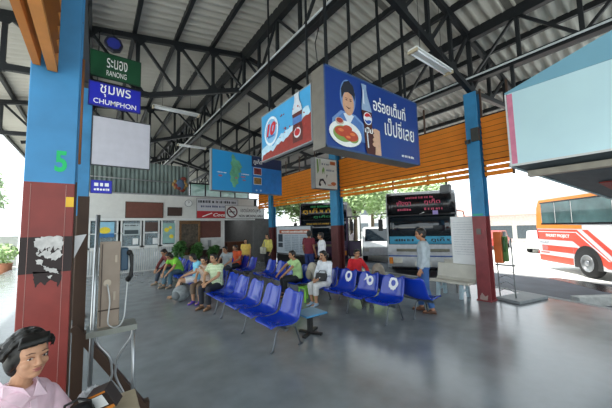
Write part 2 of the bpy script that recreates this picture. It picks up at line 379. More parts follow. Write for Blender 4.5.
# ---- orange louver screens over the bays
orange = mat('orange_slat', 'e8982e', .55, 0, .12, 3)
nt_ = orange.node_tree; tr_ = nt_.nodes.new('ShaderNodeBsdfTranslucent'); tr_.inputs[0].default_value = lin('f0a02c')
mx_ = nt_.nodes.new('ShaderNodeMixShader'); mx_.inputs[0].default_value = .4
nt_.links.new(nt_.nodes['Principled BSDF'].outputs[0], mx_.inputs[1]); nt_.links.new(tr_.outputs[0], mx_.inputs[2]); nt_.links.new(mx_.outputs[0], nt_.nodes['Material Output'].inputs[0])
def louver(y0, y1, label, x=7.02, zb=2.74, zt=4.12, m=orange, pitch=.125):
    t = thing('louver_screen', label, 'louver screen', (x, (y0+y1)/2, zb), 0, 'orange louvers over the bays')
    mb = MB(); n = int((zt-zb)/pitch)
    for i in range(n):
        z = zb+pitch*(i+.5); L = y1-y0
        wd, a = (.113, 66) if i > 2 else (.095, 64)
        mb.box((x, (y0+y1)/2, z), (wd, L, .012), Matrix.Rotation(radians(a), 3, 'Y'))
    mb.build('slats', m, t)
    mb = MB()
    for i in range(3, n+1): mb.bx((x+.055, y0, zb+pitch*i-.02), (x+.07, y1, zb+pitch*i+.05))  # dark strips added behind the slats to paint shade into the gaps
    mb.build('gap_shade_strips', mat('gap_shade_brown', '3a2414', .8), t)
    k = max(1, round((y1-y0)/1.15))
    for i in range(k+1):
        y = y0+(y1-y0)*i/k; mb = MB(); mb.bx((x+.05, y-.02, zb), (x+.085, y+.02, zt+.7)); mb.build('mullion', brownm, t)
    return t
louver(2.05, 2.58, 'short orange louver screen right of the nearest right column')
louver(2.88, 7.28, 'long orange louver screen between the two blue columns above the right bus')
louver(7.68, 12.0, 'orange louver screen above the bus with yellow writing')
louver(12.32, 13.6, 'farthest orange louver screen beside the map board')
# foreground louver panel seen edge on, at the left column
t = thing('louver_screen', 'orange louver panel hanging edge-on beside the top of the foreground column', 'louver screen', (-.36, 2.0, 2.7))
mb = MB()
for i in range(11): mb.box((-.27, 2.12, 2.93+.1*i), (.075, .74, .012), Matrix.Rotation(radians(-35), 3, 'Y'))
mb.build('slats', mat('brown_orange_slat', 'a8641c', .6), t)
mb = MB(); mb.bx((-.375, 1.7, 2.86), (-.335, 2.57, 4.1)); mb.build('side_board', mat('orange_board', 'b8701f', .6), t)
mb = MB(); mb.bx((-.30, 2.53, 2.84), (-.245, 2.57, 4.1)); mb.bx((-.30, 1.7, 2.84), (-.245, 2.57, 2.875)); mb.build('frame', mat('orange_frame', 'c8823a', .6), t)

# ---- pale blue fascia board top right
t = thing('fascia_sign', 'large pale blue fascia board with pink edge at the upper right', 'sign board', (6.9, 1.0, 2.86))
blue_f = mat('pale_blue_paint', 'd2f5fd', .3, 0, .05, .8)
fr = FX(6.84, 2.03, 2.87)
mb = MB(); mb.prism([(0, 0), (4.4, 0), (4.4, 1.52), (.05, 1.52)], fr, .06, -.06); mb.build('front_panel', blue_f, t)
mb = MB(); mb.prism([(.0, 1.53), (4.4, 1.53), (4.4, 2.9), (1.6, 2.02), (0, 1.56)], fr, .05, -.06); mb.build('upper_panel', mat('dull_blue_paint', '84bcd2', .5, 0, .08, .8), t)
decal('pink_strip', [rect(.035, .03, .13, 1.5)], fr, mat('pink_strip', 'e58aa6', .5), t, .001)
decal('white_edge', [rect(0, 0, .03, 1.52), rect(0, -.02, 4.4, .02)], fr, white, t, .001)
SO = [(6.92, 2.03, 2.88), (10.1, .95, 2.22), (9.9, -.9, 2.22), (8.4, -2.4, 2.6), (6.92, -2.4, 2.88)]
n = len(SO); mb = MB(); mb.add(SO+[(x, y, z+.07) for x, y, z in SO], [tuple(range(n-1, -1, -1)), tuple(range(n, 2*n))]+[(k, (k+1) % n, n+(k+1) % n, n+k) for k in range(n)]); mb.build('soffit', mat('dark_soffit', '4f5a60', .6), t)
mb = MB(); mb.beam((7.35, 1.86, 2.72), (7.35, -2.3, 2.72), .2, .12); mb.build('beam', mat('soffit_beam', 'a09a8c', .6), t)
mb = MB(); mb.beam(V(SO[0])+V((0, .03, .03)), V(SO[1])+V((0, .03, .03)), .03, .10); mb.build('rim', mat('rim_grey', 'a9bcc4', .5), t)
mb = MB(); mb.add([(8.6, 1.0, 2.50), (9.8, .75, 2.25), (9.6, -.8, 2.26), (8.4, -.8, 2.53)], [(0, 1, 2, 3)]); o = mb.build('bus_red_and_reflection', mat('bus_red_and_reflection', '8c2f2a', .5), t); o.modifiers.new('t', 'SOLIDIFY').thickness = .02  # red quad painting the bus's reflection onto the soffit
for y in (1.9, 0.2):
    mb = MB(); mb.bx((6.97, y-.03, 2.9), (7.03, y+.03, 5.1)); mb.build('hanger', steel, t)

# ================================================================== TICKET OFFICE at the end of the hall
YO = 14.0
wb = mat('office_white', 'd5d6d2', .6, 0, .05)
mb = MB(); mb.bx((-.9, YO, 2.2), (6.95, YO+.15, 3.3)); mb.bx((-.9, YO, 0), (3.05, YO+.15, 1.02)); mb.bx((3.0, YO+.02, 0), (5.3, YO+.15, 2.2)); mb.bx((-.9, YO, 1.0), (-.2, YO+.15, 2.2))
a = mb.build('wall_back', wb); struct(a)
mb = MB()
for i in range(40): mb.tube((-.15+i*.08, YO-.005, .05), (-.15+i*.08, YO-.005, .98), .022, n=6)
mb.build('corrugated_cladding', mat('pale_cladding', 'c2c8cb', .5), a)
mb = MB(); mb.bx((-.9, YO-.12, 2.17), (6.95, YO-.002, 2.27)); mb.build('lintel', white, a)
mb = MB(); mb.bx((-.9, YO, 3.3), (7.2, 19, 3.36)); struct(mb.build('office_roof', grey), 'flat roof of the ticket office', 'roof')
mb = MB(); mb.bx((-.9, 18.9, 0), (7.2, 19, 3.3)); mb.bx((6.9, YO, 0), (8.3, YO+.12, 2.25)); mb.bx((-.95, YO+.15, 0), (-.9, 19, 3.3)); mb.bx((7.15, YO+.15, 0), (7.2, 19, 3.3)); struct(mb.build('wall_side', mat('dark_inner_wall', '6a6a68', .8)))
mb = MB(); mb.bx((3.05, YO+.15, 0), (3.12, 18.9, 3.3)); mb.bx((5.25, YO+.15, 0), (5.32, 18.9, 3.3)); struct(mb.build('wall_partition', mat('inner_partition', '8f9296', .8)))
# corrugated wall above
mb = MB(); n = 200; vs = []; fs = []
for i in range(n+1):
    x = -.6+4.3*i/n; dy = .02*sin(2*pi*x/.17); vs += [(x, YO+.6+dy, 3.36), (x, YO+.6+dy, 4.85)]
for i in range(n): fs.append((2*i, 2*i+2, 2*i+3, 2*i+1))
mb.add(vs, fs, 0, True); struct(mb.build('wall_upper', mat('green_grey_sheet', '6f7f7c', .6, 0, .25, 2)))
mb = MB(); mb.tube((-.6, YO+.5, 4.05), (3.7, YO+.5, 4.0), .03); mb.tube((3.65, YO+.5, 3.36), (3.65, YO+.5, 4.9), .035); struct(mb.build('trim_2', grey))
# clerestory glazing right of it
mb = MB(); mb.bx((3.75, YO+.6, 3.36), (6.9, YO+.63, 4.05)); wn = mb.build('window_1', mat('green_glass', 'a9d6c9', .2, 0, .1, alpha=.75)); struct(wn)
mb = MB()
for x in (3.75, 4.5, 5.3, 6.1, 6.9): mb.bx((x-.03, YO+.57, 3.36), (x+.03, YO+.6, 4.1))
mb.bx((3.7, YO+.57, 4.02), (6.95, YO+.6, 4.1)); mb.build('window_frame', steel, wn)
# counter windows
gl = mat('office_glass', '7f959c', .08, 0, .2, alpha=.55)
for k, (x0, x1) in enumerate(((-.2, .78), (.86, 1.62), (1.68, 2.32), (2.38, 3.0))):
    mb = MB(); mb.bx((x0+.04, YO+.05, 1.1), (x1-.04, YO+.06, 2.15)); o = struct(mb.build('window_%d' % (k+2), gl))
    mb = MB(); mb.bx((x0, YO, 1.02), (x0+.06, YO+.1, 2.2)); mb.bx((x1-.06, YO, 1.02), (x1, YO+.1, 2.2)); mb.bx((x0, YO, 1.02), (x1, YO+.1, 1.1)); mb.bx((x0, YO, 1.62), (x1, YO+.08, 1.66)); mb.build('window_frame', white, o)
def ex_y(o, fr, wd, ht): decal('yellow_oval', [circ(wd*.5, ht*.45, wd*.3, ht*.22)], fr, mat('poster_yellow', 'e8d23a', .5), o, .008); decal('blue_band', [rect(0, 0, wd, ht*.25)], fr, mat('poster_blue', '2b6da8', .5), o, .008)
poster(.02, 1.5, .62, .62, '8fc4dc', 'light blue poster with yellow oval in the leftmost office window', ex_y)
poster(.95, 1.55, .6, .5, 'b9c6c8', 'pale notice sheet at the top of the second office window', lambda o, fr, w_, h: (decal('dark_picture', [rect(.05, .05, w_-.05, h*.45)], fr, mat('pic_dk', '39484c', .5), o, .008), dashes(fr, .06, h*.78, w_*.8, .06, inkm, o, .009)))
poster(1.75, 1.7, .5, .4, '56433c', 'brown notice at the top of the third office window')
poster(2.45, 1.15, .5, .9, '8fb6b0', 'green and yellow poster in the rightmost office window', lambda o, fr, w_, h: decal('yellow_blocks', [circ(.15, .6, .1), circ(.35, .3, .09), circ(.3, .7, .07)], fr, MATS.get('poster_yellow'), o, .008))
poster(1.3, 1.16, .2, .26, 'eef0ee', 'small white paper taped low in the second office window')
poster(2.05, 1.14, .2, .26, 'e8eaea', 'small white paper taped low in the third office window')
poster(2.12, .62, .14, .18, 'f0f0f0', 'small white notice on the pale cladding below the windows')
# furniture dimly seen through the windows
for x, lb in ((1.1, 'dark office chair back seen through the second office window'), (1.9, 'dark office cabinet seen through the third office window')):
    mb = MB(); mb.bx((x, YO+.6, 0), (x+.5, YO+1.0, 1.45)); mb.bx((x+.05, YO+.58, .9), (x+.45, YO+.6, 1.4)); tag(mb.build('cabinet', mat('dark_cabinet', '3b3a38', .6)), lb, 'cabinet')
# brown noticeboards above
b1 = board('notice_board', 'wide brown board on the white wall above the office windows', 'board', FY(1.0, YO-.03, 2.28), 1.45, .7, .03, mat('brown_board', '6e4338', .7), mat('board_edge', '50392e', .6), .03)
b2 = board('notice_board', 'small dark brown board left of the wall clock', 'board', FY(2.62, YO-.03, 2.38), .62, .4, .03, mat('dark_board', '45332c', .7), mat('dark_board_edge', '2c2420', .6), .03)
# clock
t = thing('wall_clock', 'round white wall clock above the office', 'clock', (3.52, YO-.02, 2.98))
fr = FY(3.52, YO-.04, 2.98)
mb = MB(); mb.prism(circ(0, 0, .17), fr, .03, 0); mb.build('rim', mat('clock_rim', '8a8f92', .4), t)
decal('dial', [circ(0, 0, .145)], fr, white, t, .03); decal('hand', [[(-.008, 0), (.008, 0), (.06, .09), (.05, .095)]], fr, black, t, .034); decal('hand', [[(-.006, 0), (.006, 0), (-.02, .12), (-.03, .12)]], fr, black, t, .034)
# the ornate brown frame, the brown poster
t = thing('picture_frame', 'tall dark picture in an ornate brown frame at the office corner', 'picture', (3.3, YO-.04, .7))
fr = FY(3.12, YO-.03, .55)
mb = MB()
for q in (rect(0, 0, .95, .12), rect(0, 1.45, .95, 1.6), rect(0, .12, .1, 1.45), rect(.85, .12, .95, 1.45)): mb.prism(q, fr, .07)
mb.build('frame', mat('gilt_brown', '6b4a26', .5, 0, .4, 25), t, bevel=.015)
mb = MB(); mb.prism(rect(.1, .12, .85, 1.45), fr, .03); mb.build('canvas', mat('dark_canvas', '4a4032', .5, 0, .75, 9), t)
0 and decal('figure', [[(.3, .15), (.6, .15), (.62, .7), (.5, 1.0), (.55, 1.1), (.47, 1.22), (.38, 1.1), (.42, 1.0), (.28, .7)]], fr, mat('gold_figure', '8e7440', .6, 0, .4, 18), t, .031)
poster(4.0, 1.32, 1.1, .82, '5d3328', 'reddish brown panel on the wall beside the dark doorway', None, YO+.005)
o = poster(4.0, .78, 1.1, .5, 'c9cbc9', 'white panel under the reddish brown panel', lambda o, fr, w_, h: decal('vent', [rect(.45, .1, .62, .42)], fr, grey, o, .008), YO+.005)
poster(3.98, .02, 1.2, .72, '4a2f28', 'dark brown skirting panel below the white panel', None, YO+.005)
fill_d = bpy.data.lights.new('office_fill_light', 'AREA'); fill_d.energy = 26; fill_d.size = 1.0; fill_d.color = (.95, .98, 1)  # unseen fill light added to brighten the doorway room
lo = bpy.data.objects.new('office_fill_light', fill_d); col.objects.link(lo); lo.location = (6.1, 16.4, 3.17)
# counter in the dark room
mb = MB(); mb.bx((5.9, 15.2, 0), (7.0, 15.7, 1.0)); tag(mb.build('counter', mat('brown_counter', '6a3d24', .5), bevel=.01), 'brown wooden counter inside the dark doorway', 'counter')
mb = MB(); mb.prism(rect(0, 0, .7, .3), FY(6.0, 18.85, 1.75), .02); mb.prism(rect(.9, .1, 1.1, .45), FY(6.0, 18.85, 1.75), .02)
tag(mb.build('wall_notice', mat('bluish_notice', '3f4a6a', .7)), 'faint bluish notices on the dark back wall of the doorway room', 'notice')

# ================================================================== SIGNS
alu = mat('sign_edge', '8b8d8c', .45, .3)
gs = board('destination_sign', 'dark green hanging destination sign with white lettering', 'sign', FY(-.2, 7.27, 5.05), .95, .58, .04, mat('sign_green', '0d4a2c', .45, 0, .08), mat('green_edge', '0a3822', .5), .02)
fr = FY(-.2, 7.27, 5.05); txt('ระนอง', fr, .3, .25, clearw, gs, wd=.38, ht=.22); txt('RANONG', fr, .3, .07, clearw, gs, wd=.37, ht=.12)
bs = board('destination_sign', 'royal blue hanging destination sign with white lettering', 'sign', FY(-.2, 7.27, 4.40), .96, .53, .04, mat('sign_blue', '1a24b4', .45, 0, .05), mat('blue_edge', '1a1f7a', .5), .02)
fr = FY(-.2, 7.27, 4.40); txt('ชุมพร', fr, .2, .22, clearw, bs, wd=.56, ht=.27, bold=.004); txt('CHUMPHON', fr, .09, .055, clearw, bs, wd=.78, ht=.11, bold=.01)
ws = board('blank_sign', 'large blank pale grey panel hanging under the blue destination sign', 'sign', FY(-.12, 7.27, 3.11), 1.1, 1.08, .04, mat('blank_panel', 'c2c2cc', .5, 0, .05), mat('dark_panel_edge', '34383c', .5), .02)
ss = board('small_sign', 'small blue pictogram sign on the column under the blank grey panel', 'sign', FY(-.1, 7.27, 2.52), .37, .28, .03, MATS['sign_blue'], MATS['blue_edge'], .01)
fr = FY(-.1, 7.27, 2.52)
decal('pictogram', [rect(.06, .15, .13, .22), rect(.16, .15, .21, .22), rect(.24, .15, .31, .22)], fr, clearw, ss, .004); dashes(fr, .06, .06, .27, .05, clearw, ss)
for x, a, b in ((-.05, 4.93, 5.05), (.65, 4.93, 5.05), (-.05, 4.2, 4.41), (.7, 4.2, 4.41)):
    mb = MB(); mb.tube((x, 7.295, a-.02), (x, 7.295, b+.02), .008, n=6); mb.build('link', steel, gs if a > 4.9 else bs)
mb = MB()
for x in (-.05, .65): mb.tube((x, 7.295, 5.6), (x, 7.42, 6.2), .01, n=6)
mb.build('hanger', steel, gs)
mb = MB(); mb.tube((-.06, 7.29, 2.79), (-.06, 7.29, 3.12), .008, n=6); mb.build('hanger', steel, ss)
t = thing('beacon_lamp', 'dark blue eight-sided beacon hanging above the green sign', 'lamp', (.21, 7.3, 5.88)); fr = FY(.21, 7.3, 5.88)
mb = MB(); mb.prism(circ(0, 0, .18, n=8), fr, .12, -.06); mb.build('housing', mat('beacon_dark', '181c30', .5), t, bevel=.01)
decal('lens', [circ(0, 0, .13, n=8)], fr, mat('beacon_blue', '2a3590', .3), t, .06); mb = MB(); mb.tube((.21, 7.32, 6.0), (.21, 7.4, 6.3), .012, n=6); mb.build('hanger', steel, t)

# ---- soft drink light box (right face)
W, H = 2.52, 1.31; fr = FY(2.73, 3.1, 2.9)
navy = mat('advert_navy', '143a86', .35, 0, .06, 1)
pb = thing('advert_light_box', 'big navy blue hanging advert box with a bottle and a plate of food', 'sign', (2.73, 3.1, 2.9))
mb = MB(); mb.prism(rect(0, 0, W, H), fr, .30, -.31); mb.build('casing', mat('casing_grey', '77736b', .5, .2), pb, bevel=.006)
mb = MB(); mb.prism(rect(.02, .02, W-.02, H-.02), fr, .008, -.004); mb.build('face_sheet', navy, pb)
mb = MB()
for q in (rect(0, 0, W, .03), rect(0, H-.03, W, H), rect(0, 0, .025, H), rect(W-.025, 0, W, H)): mb.prism(q, fr, .012, -.002)
mb.build('frame', mat('frame_navy', '35507e', .4), pb)
sk = mat('printed_skin', 'c99878', .6)
def D(n, polys, hexc, z, lb=None): return decal(n, polys, fr, mat('print_'+hexc, hexc, .5, 0, .08, 20), pb, z, .003, lb)
# man in a dark knit cap (flat print, generic)
D('halo', [circ(.5, .9, .178, .29), [(.12, .2), (.14, .48), (.33, .64), (.66, .63), (.86, .52), (.92, .2)]], '6f93c8', .006)
D('shirt', [[(.16, .2), (.18, .45), (.36, .6), (.62, .6), (.82, .5), (.86, .2)]], '4f77b5', .008)
D('collar', [[(.38, .6), (.5, .42), (.62, .6), (.55, .62), (.45, .62)]], 'dfe6ee', .010)
D('face', [circ(.5, .79, .128, .2)], 'cf9f80', .012)
D('cap', [[(.35, .84), (.34, 1.0), (.41, 1.13), (.52, 1.18), (.62, 1.11), (.66, .98), (.65, .86), (.61, .94), (.5, .98), (.41, .95)]], '1d2230', .015)
D('features', [circ(.455, .84, .022, .01), circ(.55, .84, .022, .01), rect(.43, .865, .48, .873), rect(.525, .865, .575, .873), [(.44, .73), (.5, .715), (.56, .73), (.5, .695)]], '5d3024', .015)
# plate of food
D('plate', [circ(.42, .27, .36, .21)], 'e9ece8', .016)
D('greens', [circ(.36, .26, .22, .13), circ(.58, .23, .12, .09)], '7f9a4a', .019)
D('food', [circ(.33, .29, .16, .08), circ(.52, .25, .17, .09), circ(.45, .36, .10, .05)], 'b8452a', .022)
D('food_highlight', [circ(.3, .31, .06, .025), circ(.56, .28, .06, .025), circ(.46, .22, .05, .02)], 'dd7a42', .025)
D('sauce_bowl', [circ(.28, .45, .09, .06)], 'c9b8a8', .022); D('sauce', [circ(.28, .46, .07, .04)], 'a0301e', .025)
# bottle
def bottle(k, ox, oy, s):
    return [(ox+x*s, oy+y*s) for x, y in k]
BT = [(-.105, 0), (.105, 0), (.115, .3), (.085, .5), (.11, .7), (.10, .82), (.055, 1.0), (.045, 1.13), (.055, 1.2), (-.055, 1.2), (-.045, 1.13), (-.055, 1.0), (-.10, .82), (-.11, .7), (-.085, .5), (-.115, .3)]
lean = lambda P: [(1.02+(x*1.15)-(y)*.12, .02+y*1.0) for x, y in P]
D('bottle', [lean(BT)], '4a1d1a', .02, 'dark cola bottle')
D('bottle_glass', [lean([(-.11, .74), (.11, .74), (.10, .82), (.055, 1.0), (.045, 1.13), (.055, 1.2), (-.055, 1.2), (-.045, 1.13), (-.055, 1.0), (-.10, .82)])], '8fa7c4', .023)
D('bottle_shine', [lean([(-.075, .1), (-.05, .1), (-.04, .45), (-.06, .45)]), lean([(-.06, .85), (-.04, .85), (-.02, 1.1), (-.035, 1.1)])], 'd6dbe2', .026)
lx, ly = .945, .63
D('badge_white', [circ(lx, ly, .105, .11)], 'e8ecf2', .026)
D('badge_red', [[(lx+.09*cos(a), ly+.095*sin(a)) for a in [k*pi/10 for k in range(1, 10)]] + [(lx-.03, ly+.02), (lx+.04, ly+.045)]], 'c8202a', .029)
D('badge_blue', [[(lx+.09*cos(-a), ly+.095*sin(-a)) for a in [k*pi/10 for k in range(1, 10)]] + [(lx-.04, ly-.045), (lx+.03, ly-.02)]], '1f4fa8', .029)
txt('เป๊ป', fr, .86, .38, clearw, pb, wd=.2, ht=.1, bold=.02, off=.026)
D('hand', [circ(1.12, .28, .07, .045), circ(1.14, .36, .075, .045), circ(1.13, .44, .07, .042), circ(1.1, .2, .06, .04), [(1.1, .02), (1.26, .02), (1.24, .46), (1.16, .48)]], 'd3a98c', .03)
txt('อร่อยเต็มที่', fr, 1.12, .83, clearw, pb, wd=.96, ht=.27, bold=.008, off=.012)
txt('เป๊ปซี่เลย', fr, 1.42, .44, clearw, pb, wd=.92, ht=.34, bold=.004, off=.012)
dashes(fr, 1.9, .1, .42, .045, clearw, pb, .012)
for x in (2.9, 3.45, 4.25, 5.05): mb = MB(); mb.beam((x, 3.22, 4.2), (x, 3.22, roof_z(x)-.02), .04, .04); mb.build('hanger', steel, pb)
mb = MB(); mb.path([(2.75, 3.25, 4.2), (2.7, 3.25, 4.6), (2.9, 3.25, 5.3), (3.0, 3.28, 6.8)], .008, 6); mb.build('wire', black, pb)

# ---- left face board
fr = FX(2.76, 5.17, 3.08); W2, H2 = 1.72, .98
lb_ = board('advert_board', 'sky blue hanging advert board with a red splash and price circle', 'sign', fr, W2, H2, .07, mat('advert_sky', '4aa3d8', .35, 0, .12, 2), mat('board_rim', '8d9296', .5), .02)
def D2(n, polys, hexc, z, lb=None): return decal(n, polys, fr, mat('print_'+hexc, hexc, .5, 0, .12, 12), lb_, z, .003, lb)
rr = random.Random(5)
edge = [(x, .10+.42*(x/W2)**1.6+rr.uniform(-.03, .04)) for x in [W2*k/22 for k in range(23)]]
D2('foam', [[(.02, .02)]+[(x, y+.13+.03*sin(9*x)) for x, y in edge[:-1]]+[(W2-.02, .45), (W2-.02, .02)]], 'b5d8ea', .004)
D2('splash', [[(.02, .02)]+edge[1:-1]+[(W2-.02, .5), (W2-.02, .02)]], '8f2f26', .007)
D2('droplets', [circ(.7+rr.uniform(-.1, .9), .35+rr.uniform(-.05, .4), rr.uniform(.008, .02), n=8) for k in range(24)], 'a8433a', .009)
D2('price_ring', [circ(.42, .55, .27, .29)], 'dceaf4', .010); D2('price_disc', [circ(.42, .55, .22, .24)], '7fb6dc', .013)
txt('10', fr, .24, .46, redl, lb_, wd=.36, ht=.25, bold=.05, shear=.25, off=.017)
dashes(fr, .3, .42, .26, .05, mat('price_blue', '1f5fa8', .5), lb_, .017)
b2 = lambda P: [(1.32+x*1.35, .1+y*.72) for x, y in P]
D2('bottle', [b2(BT)], '5b2420', .011); D2('bottle_top', [b2([(-.11, .72), (.11, .72), (.1, .82), (.055, 1.0), (.045, 1.13), (.055, 1.2), (-.055, 1.2), (-.045, 1.13), (-.055, 1.0), (-.1, .82)])], 'c9d3dc', .014)
D2('bottle_label', [b2([(-.1, .45), (.1, .45), (.1, .62), (-.1, .62)])], '4b78b6', .014); D2('bottle_badge', [circ(1.32, .26, .1, .09)], 'd9dde2', .014); D2('badge_red', [circ(1.32, .265, .08, .06)], 'b5242a', .017)
for y in (3.6, 4.9): mb = MB(); mb.beam((2.8, y, 4.05), (2.8, y, roof_z(2.8)-.02), .03, .03); mb.build('hanger', steel, lb_)

# ---- island map board
fr = Fr((2.42, 7.35, 2.74), (1, .11, 0), (0, 0, 1)); W3, H3 = 2.36, 1.14
mp = board('map_board', 'bright blue hanging island map board', 'sign', fr, W3, H3, .12, mat('map_blue', '2493d2', .4, 0, .06, 1), mat('map_rim', '6d7478', .5), .02)
isl = [(.62, 1.08), (.68, 1.02), (.72, .92), (.82, .9), (.88, .8), (.93, .72), (.86, .68), (.9, .58), (.8, .55), (.83, .45), (.78, .35), (.8, .25), (.72, .2), (.7, .12), (.63, .14), (.6, .25), (.54, .3), (.57, .42), (.52, .5), (.56, .6), (.6, .7), (.55, .8), (.6, .9), (.58, 1.0)]
decal('island', [isl], fr, mat('island_green', '5fa584', .6, 0, .3, 8), mp, .004)
decal('place_marks', [circ(.25, .42, .06, .025), circ(.95, .45, .08, .02), circ(.98, .36, .06, .02), circ(.73, .4, .04, .02)], fr, mat('map_red', 'a86a78', .6), mp, .006)
dashes(fr, .16, .5, .28, .03, clearw, mp); dashes(fr, .9, .52, .25, .03, clearw, mp)
decal('title_box', [rect(1.24, .8, W3-.02, H3-.02)], fr, mat('title_navy', '16264f', .5), mp, .004); txt('ภูเก็ต', fr, 1.3, .86, clearw, mp, wd=.3, ht=.18, bold=.01, off=.008)
decal('text_panel', [rect(1.24, .02, W3-.02, .8)], fr, mat('panel_blue', '1f78c4', .4), mp, .004)
for k, (hx, hy) in enumerate(((.56, '7a2f34'), (.27, '8a6a3a'))):
    decal('photo_border', [rect(1.3, hx, 1.58, hx+.22)], fr, white, mp, .007); decal('photo', [rect(1.315, hx+.015, 1.565, hx+.205)], fr, mat('photo_'+hy, hy, .5, 0, .5, 12), mp, .011)
dashes(fr, 1.66, .62, .6, .035, mat('pale_blue_print', '6db2e0', .5), mp, rows=9)
decal('logos', [circ(1.4, .1, .03), circ(1.55, .1, .03)], fr, mat('logo_pale', '9fc6e0', .5), mp, .008)
for a in (.3, 1.2, 2.1): p = fr.pt(a, H3, -.06); mb = MB(); mb.beam(p, (p.x, p.y, 5.2 if p.x < 2.6 else 5.5), .03, .03); mb.build('hanger', steel, mp)
# ---- small white sign by the middle column
fr = FY(5.82, 7.2, 3.0)
sm = board('hanging_sign', 'white square hanging sign with green leaves beside the middle column', 'sign', fr, 1.0, 1.06, .22, mat('cream_face', 'd5d8d2', .5, 0, .05), mat('box_side', '7d7f80', .5), .015)
decal('leaf', [[(.08, 1.0), (.14, 1.0), (.17, .6), (.1, .5)], [(.2, 1.02), (.25, 1.0), (.22, .75)], [(.3, .62), (.36, .75), (.42, .68), (.4, .5), (.36, .62), (.33, .5)]], fr, mat('leaf_green', '7da35a', .6), sm, .004)
decal('orange_mark', [rect(.68, .86, .92, .98), circ(.82, .2, .12, .06)], fr, mat('mark_orange', 'b86a3c', .6), sm, .004)
decal('black_scroll', [circ(.2, .13, .05), [(.15, .15), (.2, .32), (.35, .35), (.46, .2), (.44, .12), (.34, .27), (.24, .26), (.19, .13)], [(.5, .5), (.55, .48), (.5, .38)]], fr, inkm, sm, .004)
dashes(fr, .3, .82, .36, .07, mat('grey_print', '7a8794', .6), sm); dashes(fr, .5, .62, .42, .07, MATS['grey_print'], sm); dashes(fr, .55, .12, .35, .05, MATS['mark_orange'], sm)
mb = MB(); mb.beam((6.75, 7.25, 3.9), (7.0, 7.45, 3.9), .03, .03); mb.beam((6.0, 7.3, 4.06), (6.0, 7.35, 5.1), .02, .02); mb.build('hangers', steel, sm)
# ---- ticket office signs
fr = FY(3.86, 13.84, 2.26)
ts = board('office_sign', 'white sign with a red lower strip left of the no smoking sign', 'sign', fr, 2.1, .98, .05, mat('sign_pale', 'c6c9d0', .5, 0, .04), alu, .02)
dashes(fr, .08, .76, 1.9, .13, inkm, ts); dashes(fr, .2, .54, 1.6, .10, mat('navy_ink', '2a3a6a', .6), ts)
decal('red_strip', [rect(.02, .02, 2.08, .36)], fr, mat('strip_red', 'b5222c', .45), ts, .004)
decal('swoosh', [[(.25, .1), (.5, .2), (.72, .28), (.76, .25), (.55, .17), (.3, .07)]], fr, clearw, ts, .008); txt('Coca', fr, .8, .1, clearw, ts, wd=.62, ht=.16, bold=.02, shear=.3, off=.008)
fr = FY(5.22, 13.70, 2.24)
ns = board('no_smoking_sign', 'white no smoking sign with red prohibition circle', 'sign', fr, 2.2, .68, .05, mat('sign_white', 'd9dcda', .5, 0, .04), alu, .02)
n = 36
mb = MB(); ring = [(.36+.29*cos(2*pi*k/n), .34+.29*sin(2*pi*k/n)) for k in range(n)]; ri = [(.36+.22*cos(2*pi*k/n), .34+.22*sin(2*pi*k/n)) for k in range(n)]
for k in range(n): mb.prism([ring[k], ring[(k+1) % n], ri[(k+1) % n], ri[k]], fr, .003, .004)
mb.prism([(.17, .5), (.21, .54), (.55, .18), (.51, .14)], fr, .003, .004); mb.build('prohibition_ring', mat('prohibit', '5a1a24', .5), ns)
decal('cigarette', [rect(.2, .32, .52, .37)], fr, inkm, ns, .0035, .002)
txt('เขตปลอดบุหรี่', fr, .82, .27, inkm, ns, wd=1.15, ht=.32, off=.005); txt('NON SMOKING AREA', fr, .72, .08, inkm, ns, wd=1.4, ht=.13, bold=.015, off=.005)
mb = MB(); mb.bx((6.1, 13.75, 2.3), (6.9, 13.88, 2.36)); mb.build('bracket', grey, ns)
mb = MB(); mb.bx((4.0, 13.89, 2.4), (5.1, 14.0, 2.45)); mb.build('bracket', grey, ts)

# ---- timetable board between the far columns
fr = FX(7.0, 11.75, .52)
tb = board('timetable_board', 'wide white timetable board with an orange stripe between the far columns', 'board', fr, 2.75, 1.28, .06, mat('board_pale', 'c2ccd4', .4, 0, .06), mat('board_dark_frame', '2d3338', .5), .04)
decal('orange_stripe', [rect(.3, .93, 2.65, 1.1)], fr, mat('stripe_orange', 'b5623a', .5), tb, .004); dashes(fr, .5, .97, 2.0, .09, clearw, tb, .008)
decal('dark_photos', [rect(.2, .55, .58, .9), rect(.2, .3, .58, .5)], fr, mat('photo_dark', '34404a', .5, 0, .4, 9), tb, .004)
for x in (.75, 1.35, 1.95): dashes(fr, x, .82, .5, .05, mat('table_print', '93a5b4', .6), tb, rows=10, gap=1.5)
mb = MB()
for y in (11.6, 10.4, 9.15): mb.bx((7.02, y-.03, 0), (7.06, y+.03, .55))
mb.bx((7.0, 9.05, .0), (7.05, 11.7, .5)); mb.build('stand', black, tb)
# white notice board behind the bench
fr = FX(7.22, 3.52, .68)
nb = board('white_board', 'blank white board standing behind the bench left of the right column', 'board', fr, .6, 1.2, .03, mat('bright_white', 'eceeee', .5, var=.03), white, .012)
dashes(fr, .06, 1.05, .45, .02, mat('faint_print', 'c3c8cc', .6), nb, rows=14, gap=3)
mb = MB(); mb.bx((7.23, 2.98, 0), (7.26, 3.01, .7)); mb.bx((7.23, 3.46, 0), (7.26, 3.49, .7)); mb.build('leg', grey, nb)

